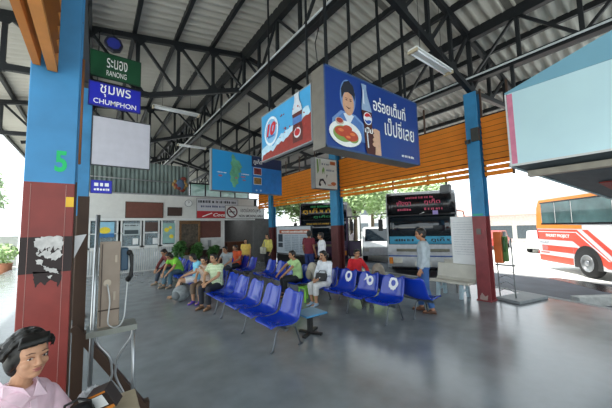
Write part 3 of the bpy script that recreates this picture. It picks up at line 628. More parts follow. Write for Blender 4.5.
# ================================================================== SEATS
blue = mat('seat_blue', '0a33a6', .15, 0, .05, 4, coat=.25); legm = mat('leg_steel', '5a6066', .35, .6)
PR = [(-.265, .335), (-.245, .362), (-.18, .357), (-.08, .338), (.04, .335), (.12, .352), (.175, .40), (.205, .47), (.232, .56), (.26, .65), (.282, .715), (.296, .728)]
def shell_pt(u, s, off=0):
    t = max(0, min(.9999, s))*(len(PR)-1); i = int(t); f = t-i
    p0, p1 = PR[i], PR[i+1]; x, z = p0[0]+(p1[0]-p0[0])*f, p0[1]+(p1[1]-p0[1])*f
    tx, tz = p1[0]-p0[0], p1[1]-p0[1]; L = math.hypot(tx, tz); nx, nz = -tz/L, tx/L
    hw = .262 - .035*max(0, (s-.5)/.5)
    if s > .86: hw -= .09*((s-.86)/.14)**2.2
    if s < .1: hw -= .05*((.1-s)/.1)**2
    e = abs(u)**3*.035
    return V((x+nx*(off+e), u*hw, z+nz*(off+e)))
def shell(m, parent):
    mb = MB(); nu, ns_ = 14, 30
    vs = [shell_pt(-1+2*i/nu, j/ns_) for j in range(ns_+1) for i in range(nu+1)]
    fs = [(j*(nu+1)+i, (j+1)*(nu+1)+i, (j+1)*(nu+1)+i+1, j*(nu+1)+i+1) for j in range(ns_) for i in range(nu)]
    mb.add(vs, fs, 0, True); o = mb.build('seat_shell', m, parent, world=False)
    sm_ = o.modifiers.new('thick', 'SOLIDIFY'); sm_.thickness = .014; sm_.offset = -1
    return o
def mark(o, kind, m):
    mb = MB(); n = 26
    f = lambda u, v: shell_pt(u, .80+v*.5, .006)
    if kind == 0 or kind == 2:
        ro = [f(.42*cos(2*pi*k/n)*(1+.12*sin(5*k)*(kind == 2)), .26*sin(2*pi*k/n)*(1+.1*cos(3*k))) for k in range(n)]
        ri = [f(.2*cos(2*pi*k/n), .12*sin(2*pi*k/n)) for k in range(n)]
        mb.add(ro+ri, [(k, (k+1) % n, n+(k+1) % n, n+k) for k in range(n)])
    if kind == 1:
        ro = [f(-.1+.36*cos(2*pi*k/n), -.05+.2*sin(2*pi*k/n)) for k in range(n)]; ri = [f(-.1+.15*cos(2*pi*k/n), -.05+.08*sin(2*pi*k/n)) for k in range(n)]
        mb.add(ro+ri, [(k, (k+1) % n, n+(k+1) % n, n+k) for k in range(n)])
        mb.add([f(.1, .0), f(.25, .2), f(.5, .25), f(.35, .08), f(.55, -.1), f(.3, -.05)], [(0, 1, 2, 3), (0, 3, 4, 5)])
    return mb.build('painted_mark', m, o, world=False)
def gang(label, n, pitch, marks=None, feet=None):
    t = thing('gang_seat', label, 'seat', (0, 0, 0), 0, 'linked blue plastic seats')
    y0 = -(n-1)*pitch/2
    sh = []
    for i in range(n):
        s = shell(blue, t) if not sh else sh[0].copy()
        if sh: col.objects.link(s)
        s.parent = t; s.location = (0, y0+i*pitch, 0); sh.append(s)
    for i, k in (marks or {}).items(): mark(sh[i], k, mat('mark_white', 'e8ebf0', .6, var=.05))
    mb = MB(); mb.beam((-.04, y0-.24, .29), (-.04, -y0+.24, .29), .05, .03); mb.build('beam', legm, t, world=False)
    mb = MB()
    for i in range(n):
        mb.beam((-.16, y0+i*pitch, .315), (.12, y0+i*pitch, .315), .03, .012); mb.beam((-.04, y0+i*pitch, .29), (-.04, y0+i*pitch, .32), .1, .01)
    mb.build('brackets', legm, t, world=False)
    for y in (feet or (y0-.16, 0, -y0+.1)):
        mb = MB(); mb.path([(-.235, y, .012), (-.215, y, .03), (-.15, y, .27), (-.12, y, .30), (.12, y, .30), (.16, y, .27), (.245, y, .03), (.27, y, .012)], .013, 8)
        mb.tube((-.26, y-.02, .008), (-.2, y+.02, .008), .016, n=8); mb.tube((.2, y-.02, .008), (.29, y+.02, .008), .016, n=8)
        mb.build('leg_frame', legm, t, world=False)
    return t
g1 = gang('row of four shiny blue linked seats standing nearest the camera', 4, .6, None, (-1.05, -.09, .9)); g1.location = (2.22, 4.55, 0)
g2 = dup(g1, (2.22, 6.87, 0), label='row of blue linked seats holding the man in a green plaid shirt'); 
g3 = dup(g1, (2.2, 9.85, 0), label='row of blue linked seats holding the person in a green and yellow shirt')
g4 = gang('row of four blue linked seats with white painted marks', 4, .58, {0: 2, 1: 1, 2: 0}, (-1.03, -.09, .92)); g4.location = (4.26, 4.2, 0)
g5 = dup(g1, (4.93, 3.95, 0), pi, 'row of blue linked seats turned to the buses, back to back with the marked row')
g6 = dup(g1, (4.15, 6.75, 0), label='row of blue linked seats holding the boy in a pale green shirt')
g7 = dup(g1, (4.1, 9.7, 0), label='row of blue linked seats holding the person in an orange shirt')
# stool with pale blue top on a black pedestal
t = thing('pedestal_stool', 'low stool with light blue top on a black pedestal behind the nearest seat row', 'stool', (2.82, 3.72, 0))
mb = MB(); mb.box((2.82, 3.72, .335), (.42, .40, .03)); mb.build('top', mat('pale_blue_top', '3f86b4', .3), t, bevel=.012)
mb = MB(); mb.box((2.82, 3.72, .16), (.07, .07, .3)); mb.box((2.82, 3.72, .30), (.24, .24, .03)); mb.build('post', black, t)
mb = MB(); mb.beam((2.62, 3.62, .02), (3.04, 3.84, .02), .06, .03); mb.beam((2.74, 3.9, .02), (2.92, 3.55, .02), .06, .03); mb.build('foot', black, t)
# lime stool under the boy's bag
t = thing('lime_stool', 'lime green plastic stool beside the boy in a pale green shirt', 'stool', (4.02, 5.42, 0)); lime = mat('lime_plastic', '8fd64a', .4)
mb = MB(); mb.box((4.02, 5.42, .30), (.28, .28, .03)); mb.build('seat', lime, t, bevel=.01)
for sx in (-1, 1):
    for sy in (-1, 1): mb = MB(); mb.beam((4.02+sx*.11, 5.42+sy*.11, .29), (4.02+sx*.14, 5.42+sy*.14, .0), .04, .03); mb.build('leg', lime, t)
# white bench near the right column
t = thing('bench', 'dusty white bench with pale blue legs in front of the right column', 'bench', (6.95, 3.38, 0)); cr = mat('bench_cream', 'cfccc0', .5, 0, .12, 3)
mb = MB(); rs = []
for y in (2.93, 3.84): rs.append([V((x, y, z)) for x, z in ((6.62, .33), (6.62, .37), (6.68, .385), (6.95, .36), (7.02, .42), (7.08, .72), (7.11, .74), (7.13, .72), (7.07, .40), (7.0, .325))])
mb.rings(rs, True, False); mb.build('seat_and_back', cr, t, bevel=.008)
for y in (3.12, 3.66):
    mb = MB(); mb.beam((6.72, y, .34), (6.68, y, 0), .06, .08, (1, 0, 0)); mb.beam((6.98, y, .34), (7.03, y, 0), .06, .08, (1, 0, 0)); mb.beam((6.7, y, .17), (7.0, y, .17), .03, .05); mb.build('leg', mat('pale_blue_leg', 'a9c0ca', .5), t)

# ================================================================== PHONES AND FOREGROUND CLUTTER
t = thing('payphone_stand', 'steel payphone stand beside the big foreground column', 'payphone stand', (.15, 3.0, 0))
mb = MB(); mb.tube((.0, 2.98, .0), (.02, 2.98, 1.85), .017); mb.build('pole', chrome, t)
mb = MB(); mb.tube((.31, 2.98, 0), (.3, 2.98, .86), .013); mb.build('leg', chrome, t)
mb = MB(); mb.bx((-.03, 2.90, .86), (.32, 3.12, .905)); mb.build('shelf', mat('shelf_metal', '8d9088', .35, .6), t)
mb = MB()
for s in (-1, 1): mb.path(crom([(.165+s*.13, 2.97, .86), (.165+s*.115, 2.97, .78), (.165+s*.035, 2.97, .66), (.165+s*.014, 2.97, .56), (.165+s*.02, 2.97, .47), (.165+s*.10, 2.97, .26), (.165+s*.13, 2.97, .0)]), .009, 8)
mb.build('curved_rods', chrome, t)
bd = mat('beige_backboard', 'a39383', .55, 0, .15, 5)
mb = MB(); mb.bx((.04, 2.98, .9), (.19, 3.02, 1.62)); mb.build('backboard', bd, t, bevel=.006)
mb = MB(); mb.bx((.055, 2.972, .92), (.062, 2.98, 1.6)); mb.bx((.04, 2.972, 1.04), (.19, 2.98, 1.05)); mb.build('board_groove', mat('groove_dark', '5a4d44', .7), t)
for q_ in (circ(.1, 1.27, .028), rect(.15, 1.44, .165, 1.5), rect(.145, 1.12, .16, 1.19)): mb = MB(); mb.prism(q_, FY(0, 2.98, 0), .012); mb.build('fitting', mat('fitting', 'b8ab98', .4, .3), t)
mb = MB(); mb.path(crom([(.1, 2.965, 1.26), (.12, 2.95, 1.12), (.11, 2.93, .98), (.12, 2.90, .935), (.16, 2.885, .915), (.2, 2.89, .935), (.225, 2.92, 1.0), (.235, 2.95, 1.14), (.245, 2.975, 1.27)]), .0055, 8); mb.build('cord', mat('cord_grey', 'c3c6c6', .35, .5), t)
mb = MB(); mb.bx((.19, 2.98, 1.36), (.25, 3.1, 1.56)); mb.build('phone_body', mat('phone_blue', '1f4258', .4), t, bevel=.012)
mb = MB(); mb.path([(.255, 2.99, 1.52), (.27, 2.975, 1.49), (.275, 2.97, 1.4), (.27, 2.97, 1.32), (.25, 2.975, 1.28)], [.02, .018, .012, .018, .021], 10); mb.ell((.255, 2.98, 1.515), (.022, .026, .026)); mb.ell((.25, 2.98, 1.285), (.022, .026, .026)); mb.build('handset', black, t)
t = thing('payphone_stand', 'orange payphone on a bare steel stand right of the right column', 'payphone stand', (7.65, 2.32, 0))
mb = MB(); mb.box((7.65, 2.27, .03), (1.0, .5, .06), Matrix.Rotation(radians(-14), 3, 'Z')); mb.build('base_slab', mat('slab_grey', '8e9496', .6), t, bevel=.01)
for y in (2.3, 2.6): mb = MB(); mb.tube((7.4, y, .05), (7.36, y, 1.35), .014); mb.build('leg', grey, t)
mb = MB()
for k in range(4): mb.path([(7.39, 2.31, .18+.14*k), (7.37, 2.45, .26+.14*k), (7.39, 2.59, .18+.14*k)], .008, 6)
mb.bx((7.36, 2.26, .74), (7.42, 2.64, .77)); mb.build('cross_rods', grey, t)
mb = MB(); mb.bx((7.29, 2.46, .80), (7.42, 2.62, 1.5)); mb.build('phone_body', mat('phone_orange', 'd8703a', .45), t, bevel=.012)
mb = MB(); mb.bx((7.32, 2.37, .84), (7.42, 2.455, 1.4)); mb.build('phone_side', mat('phone_green', '4f7a3e', .45), t, bevel=.012)
mb = MB(); mb.path([(7.30, 2.41, 1.36), (7.27, 2.4, 1.32), (7.27, 2.4, 1.12), (7.30, 2.41, 1.08)], .02, 8); mb.build('handset', mat('handset_green', '2f5a34', .4), t)
# brown brace behind the column foot
mb = MB(); mb.beam((-.12, 3.16, .92), (.42, 3.16, .06), .06, .11, (0, 1, 0)); mb.beam((-.12, 3.17, .05), (-.36, 3.17, .6), .06, .1, (0, 1, 0)); mb.bx((-.125, 3.12, 0), (-.045, 3.2, 2.02)); mb.bx((.36, 3.12, 0), (.46, 3.2, .12))
tag(mb.build('brace', brownm), 'dark brown diagonal steel brace behind the payphone stand', 'brace')
# vendor table with things on it
t = thing('side_table', 'small table with a beige top in the bottom left foreground', 'table', (.07, 2.2, 0))
mb = MB(); mb.box((.07, 2.2, .62), (.37, .27, .025)); mb.build('top', mat('table_beige', 'b3a68c', .6), t, bevel=.006)
for sx in (-1, 1):
    for sy in (-1, 1): mb = MB(); mb.tube((.07+sx*.16, 2.2+sy*.11, 0), (.07+sx*.16, 2.2+sy*.11, .61), .012); mb.build('leg', black, t)
t = thing('snack_box', 'tilted black and orange box with a white label on the small table', 'box', (.09, 2.15, .635)); rot = Matrix.Rotation(radians(-28), 3, 'Y') @ Matrix.Rotation(radians(-35), 3, 'Z')
mb = MB(); mb.box((.08, 2.15, .72), (.12, .07, .13), rot); mb.build('carton', mat('box_dark', '2a211e', .5, 0, .3), t, bevel=.004)
f = Fr(V((.08, 2.15, .72)) + rot @ V((-.045, -.036, -.04)), rot @ V((1, 0, 0)), rot @ V((0, 0, 1)))
decal('white_label', [rect(0, .01, .075, .085)], f, white, t, 0, .002); decal('orange_strip', [rect(-.012, -.02, .1, .0), rect(-.012, .09, .1, .1)], f, mat('label_orange', 'c8792a', .5), t, 0, .002)
mb = MB(); mb.ell((.01, 2.24, .697), (.052, .045, .062), None, 40, 26)
for v_ in mb.v:
    d_ = (v_-V((.01, 2.24, .697))); q_ = noise.noise(v_*38)*.9+noise.noise(v_*80)*.5; v_ += d_*q_*.42
    v_.z = max(v_.z, .635)
    if d_.z > .03: v_.x += (v_.z-.727)*.5*noise.noise(v_*20); v_.z += .03*max(0, noise.noise(V((v_.x*60, v_.y*60, 3))))
o = mb.build('plastic_bag', mat('clear_bag', 'b9bcc0', .15, 0, .3, 30, bump=.6, bscale=60)); tag(o, 'crumpled pale plastic bag beside the tilted box', 'bag')
t = thing('handbag', 'black handbag on the left end of the small table', 'bag', (-.05, 2.12, .633))
mb = MB(); mb.ell((-.05, 2.12, .68), (.085, .06, .05)); mb.ell((-.03, 2.11, .705), (.06, .05, .04)); mb.build('body', mat('bag_black', '17171a', .6, 0, .3, 20, bump=.8, bscale=40), t)
mb = MB(); mb.path([(-.11, 2.09, .70), (-.10, 2.08, .77), (-.04, 2.07, .79), (.01, 2.08, .76), (.02, 2.09, .70)], .007, 8); mb.build('handle', black, t)

# ================================================================== LAMPS
def lamp(c, L, label, drop):
    t = thing('fluorescent_lamp', label, 'lamp', c); x, y, z = c
    mb = MB(); mb.bx((x-L/2, y-.09, z), (x+L/2, y+.09, z+.03)); mb.build('reflector', white, t, bevel=.006)
    tm = mat('tube_glass', 'e4e9ee', .25, var=0)
    for s in (-1, 1): mb = MB(); mb.tube((x-L/2+.03, y+s*.06, z-.025), (x+L/2-.03, y+s*.06, z-.025), .016); mb.build('tube', tm, t)
    for s in (-1, 1): mb = MB(); mb.bx((x+s*(L/2-.02)-.02, y-.09, z-.05), (x+s*(L/2-.02)+.02, y+.09, z)); mb.build('end_cap', mat('cap_cream', 'b5a98e', .5), t)
    for s in (-1, 1): mb = MB(); mb.tube((x+s*L*.3, y, z+.02), (x+s*L*.3, y, z+drop), .005, n=6); mb.build('wire', black, t)
    return t
lamp((4.93, 2.55, 4.72), 1.28, 'twin tube fluorescent lamp hanging right of the advert box', 1.95)
lamp((1.9, 9.0, 5.36), 1.33, 'twin tube fluorescent lamp hanging behind the blank grey panel', 1.42)
lamp((6.1, 16.4, 3.25), 1.2, 'added unseen fill lamp on the ceiling inside the dark doorway room', .05)  # unseen fixture added to go with the office fill light
lamp((3.3, 12.6, 5.36), 1.2, 'fluorescent lamp hanging far back above the ticket office', 1.75)
t = thing('floodlight', 'small grey floodlight under the orange louver left of the right column', 'lamp', (7.02, 3.48, 2.74))
mb = MB(); mb.box((7.0, 3.48, 2.58), (.12, .24, .2), Matrix.Rotation(.3, 3, 'Y')); mb.build('housing', mat('flood_grey', '6d6f70', .5), t, bevel=.01)
mb = MB(); mb.bx((7.04, 3.46, 2.64), (7.06, 3.5, 2.9)); mb.build('bracket', steel, t)
# festival ornament hanging above the office wall
t = thing('hanging_ornament', 'red and gold hanging paper ornament above the office wall', 'ornament', (3.0, 13.6, 3.6)); rr = random.Random(4)
mb = MB()
for k in range(7): mb.ell((3.05+.16*cos(k*.9), 13.6+.05*sin(k), 4.05-.08*k), (.13, .06, .12), None, 8, 6)
mb.build('red_paper', mat('paper_red', '7a3328', .7, 0, .5, 14), t)
mb = MB()
for k in range(8): mb.ell((3.05+.28*cos(k*pi/4), 13.57, 3.78+.18*sin(k*pi/4)), (.07, .05, .1), None, 8, 6)
mb.build('gold_paper', mat('paper_gold', '9a7a45', .6, 0, .4, 14), t)
mb = MB(); mb.ell((3.05, 13.55, 3.78), (.2, .06, .26), None, 10, 8); mb.build('blue_paper', mat('paper_blue', '4d6480', .7), t)
mb = MB(); mb.tube((3.05, 13.6, 4.0), (3.05, 13.6, 7.0), .006, n=6); mb.build('string', black, t)

# ================================================================== BUSES
def sgn(v): return -1 if v < 0 else 1
tyre = mat('tyre', '17181a', .8); rim = mat('wheel_rim', '9a9ea2', .35, .6)
def wheel(p, side, parent, r=.5):
    x, y, z = p; mb = MB(); prof = [(0, r-.07), (.03, r-.01), (.10, r), (.22, r), (.27, r-.05)]
    o = mb.rings([[V((x-side*d, y+rr_*cos(2*pi*k/28), z+rr_*sin(2*pi*k/28))) for k in range(28)] for d, rr_ in prof]).build('wheel', tyre, parent)
    mb = MB(); mb.rings([[V((x-side*d, y+rr_*cos(2*pi*k/24), z+rr_*sin(2*pi*k/24))) for k in range(24)] for d, rr_ in ((-.012, .30), (-.02, .27), (.05, .20), (.05, .11), (-.03, .10), (-.04, .06))])
    for k in range(8): a = 2*pi*k/8; mb.ell((x+side*.0, y+.155*cos(a), z+.155*sin(a)), .022, None, 6, 4)
    mb.build('rim', rim, o); return o
def bus(name, label, L, H, body, front=None):
    t = thing(name, label, 'bus')
    P = [(.22, .32), (.06, .42), (0, .7), (0, 1.25), (.10, 2.1), (.30, H-.22), (.5, H-.05), (.8, H), (L-.4, H), (L-.1, H-.12), (L, H-.5), (L, .5), (L-.15, .32)]
    mb = MB(); rs = []
    for x, sc_ in ((-1.25, .0), (-1.22, 1), (1.22, 1), (1.25, 0)):
        rs.append([V((x, y+(0 if sc_ else (.05 if y < L/2 else -.05)), z-(0 if sc_ else .0))) for y, z in P])
    mb.rings(rs, True, False)
    mb.build('body', body, t, bevel=.03, seg=3)
    return t
def sidefr(side, L): return Fr((-1.252, L, 0), (0, -1, 0), (0, 0, 1)) if side < 0 else Fr((1.252, 0, 0), (0, 1, 0), (0, 0, 1))
def frontstrip(name, z0, z1, x0, x1, m, t, H, off=.012, label=None):
    """panel that hugs the raked front of a coach"""
    P = [(.06, .42), (0, .7), (0, 1.25), (.10, 2.1), (.30, H-.22), (.5, H-.05)]
    def fy(z):
        for (ya, za), (yb, zb) in zip(P, P[1:]):
            if za <= z <= zb: return ya+(yb-ya)*(z-za)/(zb-za)
        return P[0][0] if z < P[0][1] else P[-1][0]
    zs = sorted({z0, z1} | {z for _, z in P if z0 < z < z1}); n = 10; vs = []
    for k, z in enumerate(zs):
        for i in range(n+1):
            x = x0+(x1-x0)*i/n; e = .10*abs(x/1.25)**4
            vs.append((x, fy(z)-off-.02+e*.3, z))
    fs = [(j*(n+1)+i, j*(n+1)+i+1, (j+1)*(n+1)+i+1, (j+1)*(n+1)+i) for j in range(len(zs)-1) for i in range(n)]
    mb = MB(); mb.add(vs, fs, 0, True); o = mb.build(name, m, t)
    s_ = o.modifiers.new('thick', 'SOLIDIFY'); s_.thickness = .012; s_.offset = 1
    if label: o['label'] = label
    return o, fy
def coach_front(t, H, top, band, bumper, dark):
    frontstrip('upper_panel', 2.42, H-.1, -1.2, 1.2, top, t, H)
    frontstrip('windscreen', 1.28, 2.34, -1.17, 1.17, glass_dark, t, H)
    frontstrip('divider', 2.34, 2.42, -1.2, 1.2, dark, t, H, .02)
    if band: frontstrip('windscreen_banner', 1.30, 1.58, -1.14, 1.14, band, t, H, .03)
    frontstrip('bumper', .46, .98, -1.22, 1.22, bumper, t, H, .05)
    frontstrip('grille', 1.02, 1.12, -.9, .9, mat('grille_tan', '8d8a78', .4, .3), t, H, .02)
    frontstrip('lower_valance', .34, .45, -1.1, 1.1, dark, t, H, .0)
    for s in (-1, 1):
        mb = MB(); mb.bx((s*.7, -.09, .58), (s*1.02, -.03, .78)); hl = mb.build('headlight', mat('headlight', 'd9d6c8', .15, .2), t, bevel=.02)
        mb = MB(); mb.bx((s*1.04, -.085, .56), (s*1.18, -.03, .8)); mb.build('indicator', mat('amber', 'd9822a', .25), t, bevel=.015)
        mb = MB(); mb.path([(s*1.2, .25, 2.5), (s*1.42, .05, 2.45), (s*1.45, .02, 2.2)], .02, 8); mb.bx((s*1.38, .0, 1.8), (s*1.54, .1, 2.25)); mb.build('mirror', black, t)
        mb = MB(); mb.beam((s*.15, -.03, 1.32), (s*.75, .02, 1.75), .02, .015); mb.build('wiper', black, t)
    mb = MB(); mb.bx((-.28, -.1, .5), (.28, -.085, .66)); mb.build('number_plate', mat('plate_white', 'dcdcd4', .4), t)
pink = mat('sign_pink', 'e0607c', .5, var=0); cyan = mat('banner_cyan', '58b4d8', .4, 0, .08, 3)
dk = mat('bus_black', '14151a', .25, coat=.4)
# the coach facing the seats
H1 = 3.34
b = bus('coach', 'black and white coach with pink writing and a pale blue windscreen banner', 10.5, H1, mat('bus_white', 'd4d7da', .3, coat=.4))
coach_front(b, H1, dk, cyan, mat('bumper_white', 'c9ccce', .35), dk)
fr = Fr((-1.25, .09, 0), (1, 0, 0), (0, .085, 1))
fr = Fr((-1.25, .085, 2.45), (1, 0, 0), (0, .19, 1))
dashes(fr, .75, .56, 1.0, .08, pink, b, .012); txt('พังงา', fr, .42, .3, pink, b, wd=.52, ht=.2, bold=.012, off=.012); txt('ภูเก็ต', fr, 1.4, .3, pink, b, wd=.56, ht=.22, bold=.012, off=.012)
dashes(fr, .45, .1, .5, .09, pink, b, .012); dashes(fr, 1.4, .1, .62, .09, pink, b, .012)
decal('sticker', [rect(1.68, -.08, 1.86, .07)], fr, mat('lilac', 'b2a2e0', .5), b, .012); decal('sticker', [[(1.2, -.05), (1.4, .0), (1.38, .03)]], fr, white, b, .012)
fr = Fr((-1.25, -.045, 1.3), (1, 0, 0), (0, .1, 1)); txt('ภูเก็ต', fr, 1.55, .06, inkm, b, wd=.66, ht=.17, bold=.02, off=.03); dashes(fr, .3, .1, .7, .09, inkm, b, .03); dashes(fr, 1.2, .1, .25, .1, inkm, b, .03)
frontstrip('blue_stripe', .84, .88, -1.2, 1.2, mat('stripe_blue', '3b62b0', .4), b, H1, .065)
for side in (-1, 1):
    fr = sidefr(side, 10.5)
    decal('side_glass', [rect(.5, 1.5, 9.6, 2.55)], fr, glass_dark, b, 0, .01); decal('side_stripe', [rect(.3, .5, 10.2, .95)], fr, mat('side_blue', '4a72b8', .35), b, 0, .008)
    decal('side_louver', [rect(8.6 if side < 0 else 1.0, 1.0+.08*k, 9.8 if side < 0 else 2.2, 1.04+.08*k) for k in range(5)], fr, grey, b, 0, .008)
    for y in (2.6, 7.6): wheel((side*1.26, y, .5), side, b)
b.rotation_euler = (0, 0, radians(-58)); b.location = (9.69, 5.82, -.3)
th = radians(48)
# the coach with yellow writing
H2_ = 3.34
b = bus('coach', 'dark coach with yellow and green writing behind the middle column', 10.5, H2_, mat('bus_purple', '4a2f58', .35, coat=.3))
coach_front(b, H2_, dk, None, mat('bumper_purple', '4d3350', .35), dk)
fr = Fr((-1.25, .085, 2.45), (1, 0, 0), (0, .19, 1)); gold = mat('letter_gold', 'd8a838', .5, var=.1); grn = mat('letter_green', '3fae6a', .5, var=0)
dashes(fr, .6, .6, 1.3, .1, grn, b, .012); txt('ภูเก็ตทัวร์', fr, .15, .24, gold, b, wd=2.1, ht=.3, bold=.02, off=.012); txt('ภูเก็ต', fr, .75, .0, grn, b, wd=.9, ht=.18, bold=.01, off=.012)
fr = Fr((-1.25, .02, 2.02), (1, 0, 0), (0, .12, 1)); dashes(fr, .4, .12, 1.7, .08, gold, b, .03)
decal('roof_sign', [rect(1.7, .46, 2.2, .86)], Fr((-1.25, .085, 2.45), (1, 0, 0), (0, .19, 1)), mat('roof_sign_blue', '3a4fc0', .4), b, .03)
for side in (-1, 1):
    fr = sidefr(side, 10.5); decal('side_glass', [rect(.5, 1.5, 9.6, 2.55)], fr, glass_dark, b, 0, .01)
    for y in (2.6, 7.6): wheel((side*1.26, y, .5), side, b)
# open folding door on its near side
mb = MB(); x0, y0 = 1.27, .35
for q in (((x0, y0, .5), (x0, y0, 2.5)), ((x0+.62, y0-.1, .5), (x0+.62, y0-.1, 2.5)), ((x0, y0, 2.5), (x0+.62, y0-.1, 2.5)), ((x0, y0, .5), (x0+.62, y0-.1, .5)), ((x0, y0, 1.25), (x0+.62, y0-.1, 1.25))): mb.beam(q[0], q[1], .06, .06)
d_ = mb.build('door', dk, b); mb = MB(); mb.beam((x0+.31, y0-.05, .52), (x0+.31, y0-.05, 1.24), .56, .02, (0, 1, 0)); mb.build('door_panel', MATS['bus_purple'], d_)
b.rotation_euler = (0, 0, -th); b.location = (9.4, 11.1, -.3)
# red and white bus on the right, seen along its side
L3, H3_ = 9.6, 3.12
rw = mat('bus_pearl', 'dfe0e2', .25, 0, .03, coat=.5); red = mat('bus_red', 'd8482c', .3, 0, .06, coat=.4); oran = mat('bus_orange', 'e58a34', .3, 0, .06, coat=.4)
b = bus('coach', 'red and white coach parked at the right edge of the photo', L3, H3_, rw)
coach_front(b, H3_, rw, None, rw, dk)
fr = sidefr(-1, L3)
decal('orange_band', [[(.0, 1.72), (.1, 2.6), (.3, 2.95), (9.4, 2.95), (9.4, 2.8), (.42, 2.8), (.4, 2.05), (.5, 1.9), (2.6, 1.85), (2.6, 1.72)]], fr, oran, b, 0, .006)
wg = mat('side_window', '4f6a6c', .08, 0, .35, 1.5, coat=.5)
for x0, x1 in ((.44, 1.25), (1.3, 2.15), (2.2, 3.9), (3.95, 5.6), (5.65, 7.3), (7.35, 9.0)):
    o = decal('side_window', [rect(x0, 1.95, x1, 2.78)], fr, wg, b, 0, .012)
decal('window_rim', [rect(.36, 1.88, 9.1, 1.95), rect(.36, 2.78, 9.1, 2.84)], fr, dk, b, 0, .009)
decal('bus_red_and_reflection', [[(.04, 1.25), (.04, 1.68), (2.35, 1.68), (3.75, .62), (6.5, .62), (6.5, .42), (3.5, .42), (2.1, 1.25)]], fr, red, b, 0, .006)
decal('red_stripe', [[(.3, .78), (.3, 1.02), (2.3, 1.02), (2.6, .78)], [(.1, .34), (.1, .6), (2.05, .6), (2.05, .34)], [(2.6, 1.68), (2.85, 1.68), (4.3, .62), (4.0, .62)]], fr, red, b, 0, .006)
decal('white_line', [[(2.25, 1.6), (2.32, 1.6), (3.66, .66), (3.58, .66)], [(.1, 1.6), (2.25, 1.6), (2.25, 1.57), (.1, 1.57)]], fr, rw, b, .006, .004)
txt('PHUKET PROJECT', fr, .62, 1.34, clearw, b, wd=1.35, ht=.15, bold=.02, off=.007)
txt('PHUKET', fr, .2, 1.08, mat('print_grey', '8a8f96', .5), b, wd=.6, ht=.1, off=.007); decal('crest', [circ(.5, .9, .2, .1), rect(.2, .68, .75, .74)], fr, mat('crest_red', 'b06a66', .5), b, .01, .003)
decal('tail_lamp', [rect(.02, 1.28, .12, 1.62), rect(.02, .62, .1, .76)], fr, mat('lamp_red', 'b03028', .2), b, .008, .006)
decal('hatch_lines', [rect(3.0, .5, 3.01, 1.2), rect(5.4, .5, 5.41, 1.9), rect(6.9, .5, 6.91, 1.9), rect(2.1, .62, 2.11, 1.0)], fr, grey, b, .007, .003)
for y in (2.6,): pass
for xa in (2.72, 7.4): decal('wheel_arch', [[(xa+.62*cos(pi*k/16), .5+.62*sin(pi*k/16)) for k in range(17)]+[(xa-.62, .3), (xa+.62, .3)]], fr, black, b, .008, .004)
for y in (L3-2.72, L3-7.4):
    for side in (-1, 1): wheel((side*1.27, y, .5), side, b)
th3 = radians(47); b.rotation_euler = (0, 0, -th3)
near = V((15.95, 3.95, -.3)); lx_ = Matrix.Rotation(-th3, 3, 'Z')
b.location = near - lx_ @ V((-1.25, L3, 0))
# concrete wheel stops
st = mat('stop_concrete', 'c9cbc8', .85, 0, .2, 8, .3)
def wheelstop(x, y, rz, label):
    mb = MB(); mb.rings([[V((sx*.9, a, z)) for a, z in ((-.15, 0), (-.11, .21), (.11, .21), (.15, 0))] for sx in (-1, 1)], True, False)
    o = mb.build('wheel_stop', st, None, bevel=.015); o.location = (x, y, -.298); o.rotation_euler = (0, 0, rz); tag(o, label, 'wheel stop')
wheelstop(9.92, 1.16, radians(-35), 'concrete wheel stop on the lane at the right edge of the photo')

# ================================================================== OUTDOORS
def leafcloud(blobs, n, size, seed):
    rr = random.Random(seed); vs = []; fs = []
    for k in range(n):
        c, r = blobs[rr.randrange(len(blobs))]
        d = V((rr.gauss(0, 1), rr.gauss(0, 1), rr.gauss(0, 1))).normalized()*(rr.random()**.4)
        p = V(c)+V((d.x*r[0], d.y*r[1], d.z*r[2])); a = V((rr.gauss(0, 1), rr.gauss(0, 1), rr.gauss(0, .6))).normalized(); b_ = a.orthogonal().normalized()
        s = size*rr.uniform(.6, 1.3); i = len(vs)
        vs += [p-a*s, p+b_*s*.45, p+a*s, p-b_*s*.45]; fs.append((i, i+1, i+2, i+3))
    mb = MB(); mb.add(vs, fs); return mb
def tree(x, y, h, r, label, hexc, seed, n=5000):
    t = thing('tree', label, 'tree', (x, y, -.31), 0, 'trees beyond the yard'); rr = random.Random(seed)
    mb = MB(); mb.path([(x, y, -.31), (x+.1, y, h*.3), (x-.05, y+.1, h*.6)], [.2, .15, .08], 10)
    for k in range(5): a = k*1.3; mb.path([(x+.05, y, h*(.3+.05*k)), (x+r*.5*cos(a), y+r*.5*sin(a), h*(.5+.06*k))], [.07, .03], 6)
    mb.build('trunk', mat('bark', '6b5d4e', .9, 0, .3, 12), t)
    bl = [((x+r*.6*rr.uniform(-1, 1), y+r*.6*rr.uniform(-1, 1), h*rr.uniform(.45, .9)), (r*.5, r*.5, r*.42)) for k in range(11)]
    leafcloud(bl, n, .2, seed).build('crown', mat('leaf_'+hexc, hexc, .6, 0, .35, .8), t)
tree(17.5, 16.5, 7.5, 2.9, 'leafy green tree between the two dark coaches', 'b4cc94', 1)
tree(21.5, 18.0, 9, 3.4, 'taller pale green tree farther back between the two dark coaches', 'c4d6aa', 2)
tree(14.0, 19.5, 6.5, 2.6, 'green tree left of the pale green tree behind the middle column', 'a6c088', 3)
tree(24.5, 15.5, 7.5, 3, 'green tree behind the black and white coach', 'b8cc9c', 4)
tree(-6.5, 24, 6, 2.6, 'pale green tree outside the hall left of the big column', 'c2d8b0', 6, 3500)
